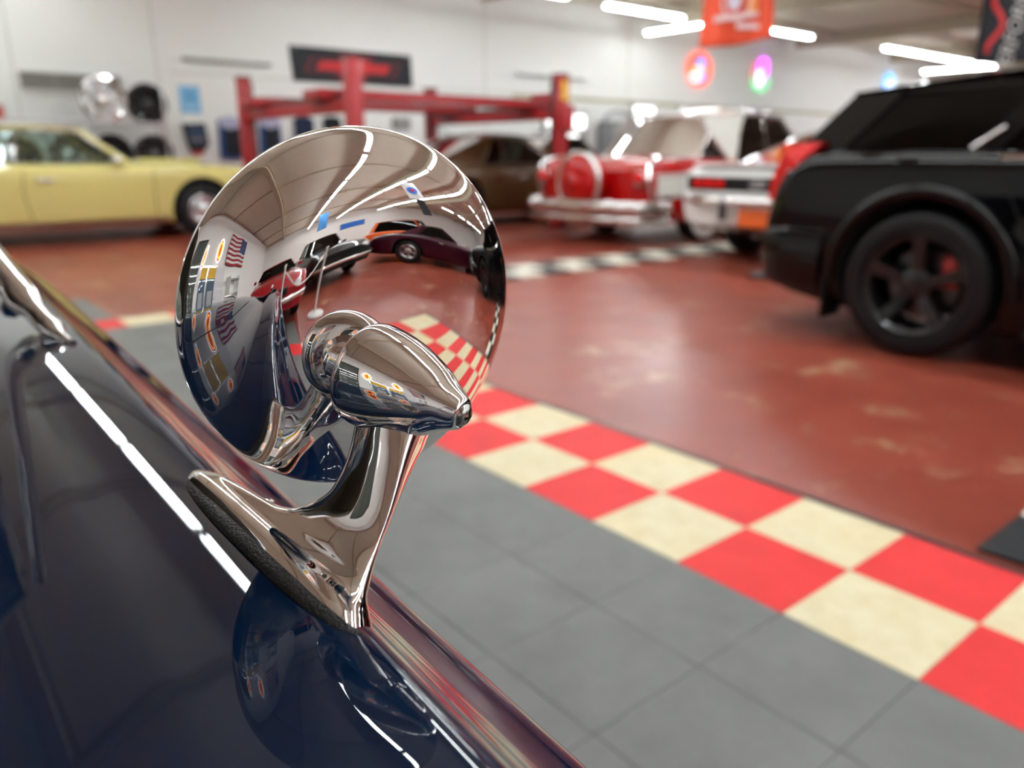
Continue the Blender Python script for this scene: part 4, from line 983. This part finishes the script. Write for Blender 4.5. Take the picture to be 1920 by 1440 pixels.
# seen from the room (+Y side) the hoist is at the viewer's left, which is +X
wave_strip('canton', FW / 2 - 1.0, FW / 2, -FH * 7 / 13, 0, .058, FBLU)
v, f = [], []
for rr in range(9):
    for cc in range(6 if rr % 2 == 0 else 5):
        cx = FW / 2 - .09 - .165 * cc - (0 if rr % 2 == 0 else .082); cz = -.075 - .077 * rr; b = len(v)
        for q in range(10):
            a = math.pi / 2 + q * math.pi / 5; rad = .028 if q % 2 == 0 else .011
            v.append((cx + rad * math.cos(a), .07 + .02 * math.sin(cx * 5), cz + rad * math.sin(a) + .02 * math.sin(cx * 4 + .6)))
        f.append(tuple(range(b + 9, b - 1, -1)))
tag(link('stars', pydata('stars', v, f), FWHT, fg), kind='stuff')
def fbox(nm, x, z, w_, h_, d, m, root, off=0): return box(nm, (x, off + d / 2, z), (w_, d, h_), m, root)
dr = empty('door_1', (3.1, YN, 0)); tag(dr, 'white door in the wall behind the camera', kind='structure')
fbox('frame', 0, 1.05, 1.06, 2.12, .05, HOUSE, dr); fbox('leaf', 0, 1.02, .92, 2.02, .07, mat('white_door', (0.74, 0.74, 0.76), 0.4), dr); box('handle', (-.36, .11, 1.0), (.12, .03, .03), STEEL, dr, .01)
dr = empty('door_2', (1.75, YN, 0)); tag(dr, 'glass double door with yellow signs behind the camera', kind='structure')
for s in (-.5, .5):
    lf = fbox('leaf', s, 1.08, .98, 2.16, .05, STEEL, dr); fbox('pane', 0, 0, .82, 1.9, .02, mat('dim_blue_glass', (0.10, 0.16, 0.22), 0.05, coat=1.0), lf, .02)
    fbox('yellow_sign', 0, .80, .80, .36, .012, mat('yellow_sign_print', (0.80, 0.48, 0.02), 0.5), lf, .042); fbox('poster', 0, -.1, .5, .6, .01, mat('grey_poster', (0.4, 0.42, 0.45), 0.5), lf, .042)
for k, (x, z, rx_) in enumerate(((2.55, 2.75, .42), (0.65, 2.45, .36))):
    r = empty('oval_neon_sign', (x, YN, z)); tag(r, ('tall glowing orange neon oval left of the flag in the chrome', 'second glowing orange neon oval beside the glass doors in the chrome')[k], 'neon sign')
    o = link('board', prism_mesh('board', oval(rx_ * .6, rx_, 28), .03), mat('orange_board', (0.7, 0.2, 0.05), 0.5), r); place(o, (0, .03, 0), (1, 0, 0), (0, 0, 1))
    tube('white_tube', [(rx_ * .72 * math.cos(a), .07, rx_ * 1.15 * math.sin(a)) for a in np.linspace(0, 2 * math.pi, 32, False)], .02, N_W, r, 8, True, up=(0, 1, 0))
    tube('orange_tube', [(rx_ * .42 * math.cos(a), .07, rx_ * .75 * math.sin(a)) for a in np.linspace(0, 2 * math.pi, 28, False)], .03, N_O, r, 8, True, up=(0, 1, 0))
r = empty('shelf_unit', (4.6, YN + .25, 0)); tag(r, 'low white shelf with folded cloths under the flag in the chrome', 'shelf')
for z in (.4, 1.0, 1.6): box('board', (0, 0, z), (1.3, .4, .03), HOUSE, r)
for x in (-.65, .65): box('side_panel', (x, 0, .85), (.03, .4, 1.7), HOUSE, r)
WINM = mat('dim_window_glass', (0.09, 0.11, 0.10), 0.05, coat=1.0)
wn = empty('window_1', (-1.6, YN, 1.9)); tag(wn, 'dim grey-green office window behind the camera', kind='structure')
fbox('frame', 0, 0, 3.4, 2.4, .05, BLACKP, wn); fbox('pane', -.85, 0, 1.6, 2.25, .02, WINM, wn, .045); fbox('pane', .85, 0, 1.6, 2.25, .02, WINM, wn, .045)
# stanchion post with a rope
st = empty('stanchion', (3.15, 1.05, 0)); tag(st, 'white stanchion post with round base and slack rope, reflected in the chrome', 'stanchion')
WP = mat('white_powder_coat', (0.72, 0.72, 0.70), 0.4)
link('base', revolve_mesh('base', [(0, 0), (.17, 0), (.17, .02), (.15, .035), (.04, .05), (0, .05)], 32), WP, st, True, 40)
link('pole', revolve_mesh('pole', [(0, .04), (.022, .04), (.022, .98), (.03, 1.0), (.03, 1.03), (0, 1.04)], 20), WP, st, True, 40)
tube('rope', [tuple(q) for q in catmull([(0, 0, .93), (-.28, -.3, .66), (-.58, -.62, .64), (-.88, -.93, .92)], 8)], .012, WP, st, 8)
st2 = copy_tree(st); st2.location = (2.25, .1, 0); tag(st2, 'second white stanchion post beside the navy car nose, holding the rope end', 'stanchion')
for o in list(st2.children):
    if o.name.startswith('rope'): bpy.data.objects.remove(o)

# ------------------------------------------------------------------ the navy car the mirror is mounted on
NAVYP = mat('navy_car_paint', (0.002, 0.010, 0.032), 0.5, coat=1.0, coat_rough=0.012, coat_ior=1.42, spec=0.0)
NX, NYC = -1.2, -0.80
navy = tag(empty('navy_classic_car', (NX, NYC, 0)), 'dark navy classic car in the foreground with a round chrome fender mirror', 'car')
SEC = [(0, .950), (.25, .940), (.45, .910), (.60, .884), (.70, .877), (.77, .8835), (.83, .8950), (.852, .8969), (.871, .8974), (.884, .8969), (.893, .8948), (.8995, .8895), (.906, .8818), (.912, .8748), (.919, .8685), (.928, .8620), (.938, .8555), (.9435, .848), (.9455, .83), (.946, .79), (.946, .70), (.94, .55), (.925, .40), (.88, .28), (.6, .24), (0, .24)]
NW = pchip([(-3.75, .74), (-3.65, .86), (-3.3, .93), (-2.4, .975), (-1.3, .98), (-.85, .962), (-.25, .932), (.3, .905), (.9, .875), (1.3, .83), (1.42, .77), (1.46, .70)])
NZ = pchip([(-3.75, -.22), (-3.6, -.08), (-3.2, 0), (-.6, 0), (.5, -.004), (1.1, -.03), (1.36, -.08), (1.46, -.17)])
NB = pchip([(-3.75, .16), (-3.4, .06), (-2.6, 0), (1.0, 0), (1.46, .12)])
rings = []
sec = catmull(SEC, 5)
for x in np.concatenate([np.linspace(-3.75, -1.0, 26), np.linspace(-.94, .30, 44), np.linspace(.36, 1.40, 20), [1.43, 1.46]]):
    k = NW(x) / .932; dz = NZ(x); zb = NB(x)
    def pt(p):
        y, z = p
        if x < -1.0: z = min(z, .905 + (z - .905) * .2) if z > .905 else z
        t = min(max((z - .24) / .65, 0), 1)
        return (x - NX, y * k, z + dz * t + zb * (1 - t))
    h = [pt(p) for p in sec]
    rings.append(h + [(p[0], -p[1], p[2]) for p in h[-2:0:-1]])
nm = loft_mesh('body', rings); nm.materials.append(NAVYP); nm.materials.append(WELL)
NAX = (.72 - NX, -2.35 - NX)
nm = cut_wells(nm, [(x, .39, .5, 1.3, .345) for x in NAX])
nbody = link('body', nm, None, navy, True, 30)
nbv = BVHTree.FromPolygons([v.co for v in nm.vertices], [tuple(p.vertices) for p in nm.polygons])
add_wheels(navy, NAX, .74, .335, .19, .19, CHROME, 'disc', white=MATS['whitewall_rubber'])
for x in NAX: box('axle', (x, 0, .335), (.08, 1.3, .08), WELL, navy)
G = dict(open=True, xf0=.47, xf1=.20, xr1=-1.25, xr0=-1.75, wb=.85, wr=.74, zb=[(-1.8, .90), (.6, .905)], zr=[(-1.25, 1.20), (.2, 1.24)],
         pillars=[], windows=[], seat=-.40, bench=-1.05, bow=.16, seat_mat=mat('cream_leather', (0.55, 0.50, 0.42), 0.5))
greenhouse(navy, G, NAVYP, GLASS, CHROME)
for s in (1, -1):
    tube('windshield_post', [tuple(q) for q in catmull([(-.60 - NX, s * .899, .896), (-.67 - NX, s * .890, .911), (-.78 - NX, s * .872, .958), (-.90 - NX, s * .84, 1.06), (-1.0 - NX, s * .76, 1.24)], 6)], [.004] * 3 + [.008] * 4 + [.012] * 18, CHROME, navy, 12)
for s in (1, -1):
    tube('belt_trim', [(.42, s * .889, .897), (.2, s * .903, .898), (-.5, s * .915, .897), (-1.8, s * .90, .893)], .010, CHROME, navy, 8)
    surf_strip('door_gap', nbv, s, [(.47, .80), (.45, .55), (.50, .30)], .004, MATS['panel_gap'], navy, .0015)
    round_lamp(navy, 'headlight', (1.40 - NX, s * .66, .66), .09, .07, WHITELENS, CHROME)
    box('tail_light', (-3.74 - NX, s * .62, .62), (.05, .14, .2), REDLENS, navy, .02)
    surf_strip('side_trim', nbv, s, [(-2.2, .60), (-1, .61), (0, .61), (1.2, .60), (2.3, .58)], .014, CHROME, navy, .008)
bumper(navy, 'front_bumper', 1.53 - NX, .80, .42, CHROME, .075, .3); bumper(navy, 'rear_bumper', -3.80 - NX, .84, .44, CHROME, .07, .35)
box('grille', (1.45 - NX, 0, .56), (.06, 1.0, .18), CHROME, navy, .03)
link('hood_ornament', tube_mesh('hood_ornament', [(1.25 - NX, 0, .91), (1.05 - NX, 0, .965), (.75 - NX, 0, .975)], [.008, .022, .006], 10), CHROME, navy, True)
for s in (1, -1): link('fender_ornament', tube_mesh('fender_ornament', [(1.30 - NX, s * .745, .835), (1.15 - NX, s * .765, .882), (.85 - NX, s * .79, .897)], [.006, .02, .005], 10), CHROME, navy, True)
tube('hood_gap', [(-.55 - NX, .60, .8855), (0 - NX, .578, .884), (.6 - NX, .56, .882), (1.1 - NX, .535, .857)], .003, MATS['panel_gap'], navy, 6)

# ------------------------------------------------------------------ the chrome mirror
mir = empty('side_mirror', (0, 0, 0), 0, navy)
mir.location = (-NX, -NYC, 0)          # children below are given in room coordinates
mir['label'] = 'round chrome side mirror seen from its domed back, on a swept arm'
RC = Vector((-.2507, .1375, .9668)); AX = Vector((.9978, .0068, -.066)).normalized(); RR = .0655
SL = pchip([(0, 0), (.30, 2.5), (.45, 5.5), (.60, 11), (.75, 20), (.85, 30), (.92, 38), (.965, 48), (.99, 66), (1.0, 78)])
ss = np.concatenate([np.linspace(0, .9, 120), np.linspace(.905, 1.0, 60)])
hh = [0.0]
for a, b in zip(ss[:-1], ss[1:]):
    hh.append(hh[-1] - (b - a) * RR * math.tan(math.radians(SL((a + b) / 2))))
D0 = -hh[-1]
prof = []
for a, h in zip(ss, hh):
    s_ = a * RR; z = h + D0
    prof.append((max(s_, 1e-5), z))
prof += [(RR * 1.001, -.001), (RR * 1.004, -.003), (RR * 1.003, -.0055), (RR * .99, -.0068), (RR * .955, -.0068), (RR * .945, -.006), (RR * .945, -.003)]
shell = link('mirror_shell', revolve_mesh('mirror_shell', prof, 240), SHOW_CHROME, mir, True)
def aim(o, origin, direction):
    m = frame_z(direction).to_matrix().to_4x4(); m.translation = origin; o.matrix_local = m; return o
aim(shell, RC, AX)
gl = link('mirror_glass', revolve_mesh('mirror_glass', [(0, -.0045), (RR * .95, -.0045), (RR * .95, -.003), (0, -.003)], 96), mat('mirror_silver', (0.9, 0.9, 0.9), 0.01, 1.0), mir); aim(gl, RC, AX)
APEX = RC + AX * D0
# pivot pod
P0 = Vector((-.2275, .1222, .9535)); P1 = Vector((-.1900, .1368, .9441)); PD = (P1 - P0).normalized(); PL = (P1 - P0).length
pod_keys = [(0.0001, -.0010), (.008, -.0010), (.0135, -.0008), (.0165, .0008), (.0178, .0045), (.0176, .010), (.0166, .016), (.0146, .023), (.0112, .031), (.0075, PL - .0045), (.0056, PL - .0010), (.0050, PL), (.0044, PL + .0002), (.0043, PL - .0015), (.0001, PL - .0015)]
pk = catmull(pod_keys[:11], 6)[:-1] + [np.array(p) for p in pod_keys[10:]]
pod = link('pivot_pod', revolve_mesh('pivot_pod', [(max(p[0], 1e-5), p[1]) for p in pk], 128), SHOW_CHROME, mir, True, 50); aim(pod, P0, PD)
# the pivot neck leaves the shell behind the pod; the shell flares up to meet it
_inv = shell.matrix_local.inverted(); NP = P0 - PD * .0125; NPL = _inv @ NP
for v_ in shell.data.vertices:
    if v_.co.z < -.0005: continue
    d_ = math.hypot(v_.co.x - NPL.x, v_.co.y - NPL.y) / .030
    if d_ < 1: v_.co.z += .011 * (1 - d_) ** 2.4 * (1 + .8 * d_)
shell.data.update()
link('ball_neck', tube_mesh('ball_neck', [tuple(P0 - PD * q) for q in np.linspace(.020, -.002, 24)], [float(x) for x in np.concatenate([np.linspace(.0105, .0078, 12), np.linspace(.0078, .0098, 12)])], 48), SHOW_CHROME, mir, True)
# cross-head screw in the nose
sc_me = revolve_mesh('pod_screw', [(1e-5, .0022), (.0015, .0021), (.0028, .0015), (.0037, .0006), (.0040, -.0006), (.0040, -.003), (1e-5, -.003)], 40)
so = bpy.data.objects.new('cut_s', sc_me); COL.objects.link(so)
bm = bmesh.new()
for (a, b) in ((.0044, .0011), (.0011, .0044)):
    g_ = bmesh.ops.create_cube(bm, size=1.0)['verts']; bmesh.ops.scale(bm, vec=(a, b, .004), verts=g_); bmesh.ops.translate(bm, vec=(0, 0, .0028), verts=g_)
cm = bpy.data.meshes.new('cut_c'); bm.to_mesh(cm); bm.free(); co = bpy.data.objects.new('cut_c', cm); COL.objects.link(co)
md = so.modifiers.new('b', 'BOOLEAN'); md.operation = 'DIFFERENCE'; md.object = co; md.solver = 'EXACT'; md.use_self = True
dg = bpy.context.evaluated_depsgraph_get(); dg.update()
sc_me2 = bpy.data.meshes.new_from_object(so.evaluated_get(dg), depsgraph=dg)
bpy.data.objects.remove(so); bpy.data.objects.remove(co)
scr = link('pod_screw', sc_me2, mat('worn_screw_steel', (0.36, 0.35, 0.33), 0.22, 1.0, var=.4, vscale=900), mir, True, 35); aim(scr, P0 + PD * (PL + .0002), PD)
# swept arm
B0 = Vector((0, .09, .892)); WV = Vector((0, .72, .69)).normalized(); NV = Vector((0, WV.z, -WV.y))
def AOFF(s):
    t = min(max((s - .02) / .045, 0), 1); return .0075 * t * t * (3 - 2 * t)
FR = pchip([(0, -.1745), (.003, -.1792), (.0062, -.1838), (.0132, -.1887), (.0228, -.1932), (.0328, -.1958), (.0448, -.1988), (.0580, -.2018), (.0625, -.2025), (.072, -.204)])
TR = pchip([(0, -.3150), (.0025, -.3152), (.0055, -.3110), (.0085, -.2985), (.0100, -.2855), (.0112, -.2712), (.0125, -.2540), (.0154, -.2405), (.0212, -.2316), (.0289, -.2252), (.0386, -.2236), (.0480, -.2250), (.0550, -.2285), (.0600, -.2355), (.064, -.240), (.072, -.243)])
TH = pchip([(0, .0110), (.002, .0108), (.0045, .0100), (.008, .0075), (.02, .0066), (.04, .0085), (.050, .0105), (.058, .0128), (.066, .0140), (.072, .0140)])
arings = []
for s_ in np.concatenate([np.linspace(0, .016, 40), np.linspace(.0165, .072, 50)]):
    fx, tx_, th = FR(s_), TR(s_), TH(s_); ring_ = []
    mid, hf = (fx + tx_) / 2, (fx - tx_) / 2
    for k in range(64):
        a = 2 * math.pi * k / 64; c, sn = math.cos(a), math.sin(a)
        e = 2 / 3.6
        ring_.append(Vector((mid + hf * math.copysign(abs(c) ** e, c), 0, 0)) + B0 + WV * s_ + NV * (-AOFF(s_) + th * math.copysign(abs(sn) ** e, sn) * (1 - .72 * max(c, 0) ** 1.5 * (lambda q: q * q * (3 - 2 * q))(min(s_ / .022, 1)))))
    arings.append(ring_)
arm = link('mirror_arm', loft_mesh('mirror_arm', arings), SHOW_CHROME, mir, True, 60)
# rubber gasket under the foot
gr = []
for (q, ex) in ((-.0048, .0004), (-.0030, .0014), (-.0010, .0012), (.0004, .0002)):
    ring_ = []
    for k in range(64):
        a = 2 * math.pi * k / 64; c, sn = math.cos(a), math.sin(a)
        ring_.append(Vector((-.24275 + (.0722 + ex) * math.copysign(abs(c) ** .7, c), 0, 0)) + B0 + WV * q + NV * ((.0110 + ex) * math.copysign(abs(sn) ** .7, sn)))
    gr.append(ring_)
link('gasket', loft_mesh('gasket', gr), RUBBER, mir, True, 50)
ms = link('mounting_screw', sc_me2.copy(), None, mir, True, 35)
aim(ms, B0 + WV * .0108 + Vector((-.2615, 0, 0)), Vector((-.12, .2, .95)).normalized()); ms.scale = (.9, .9, .9)
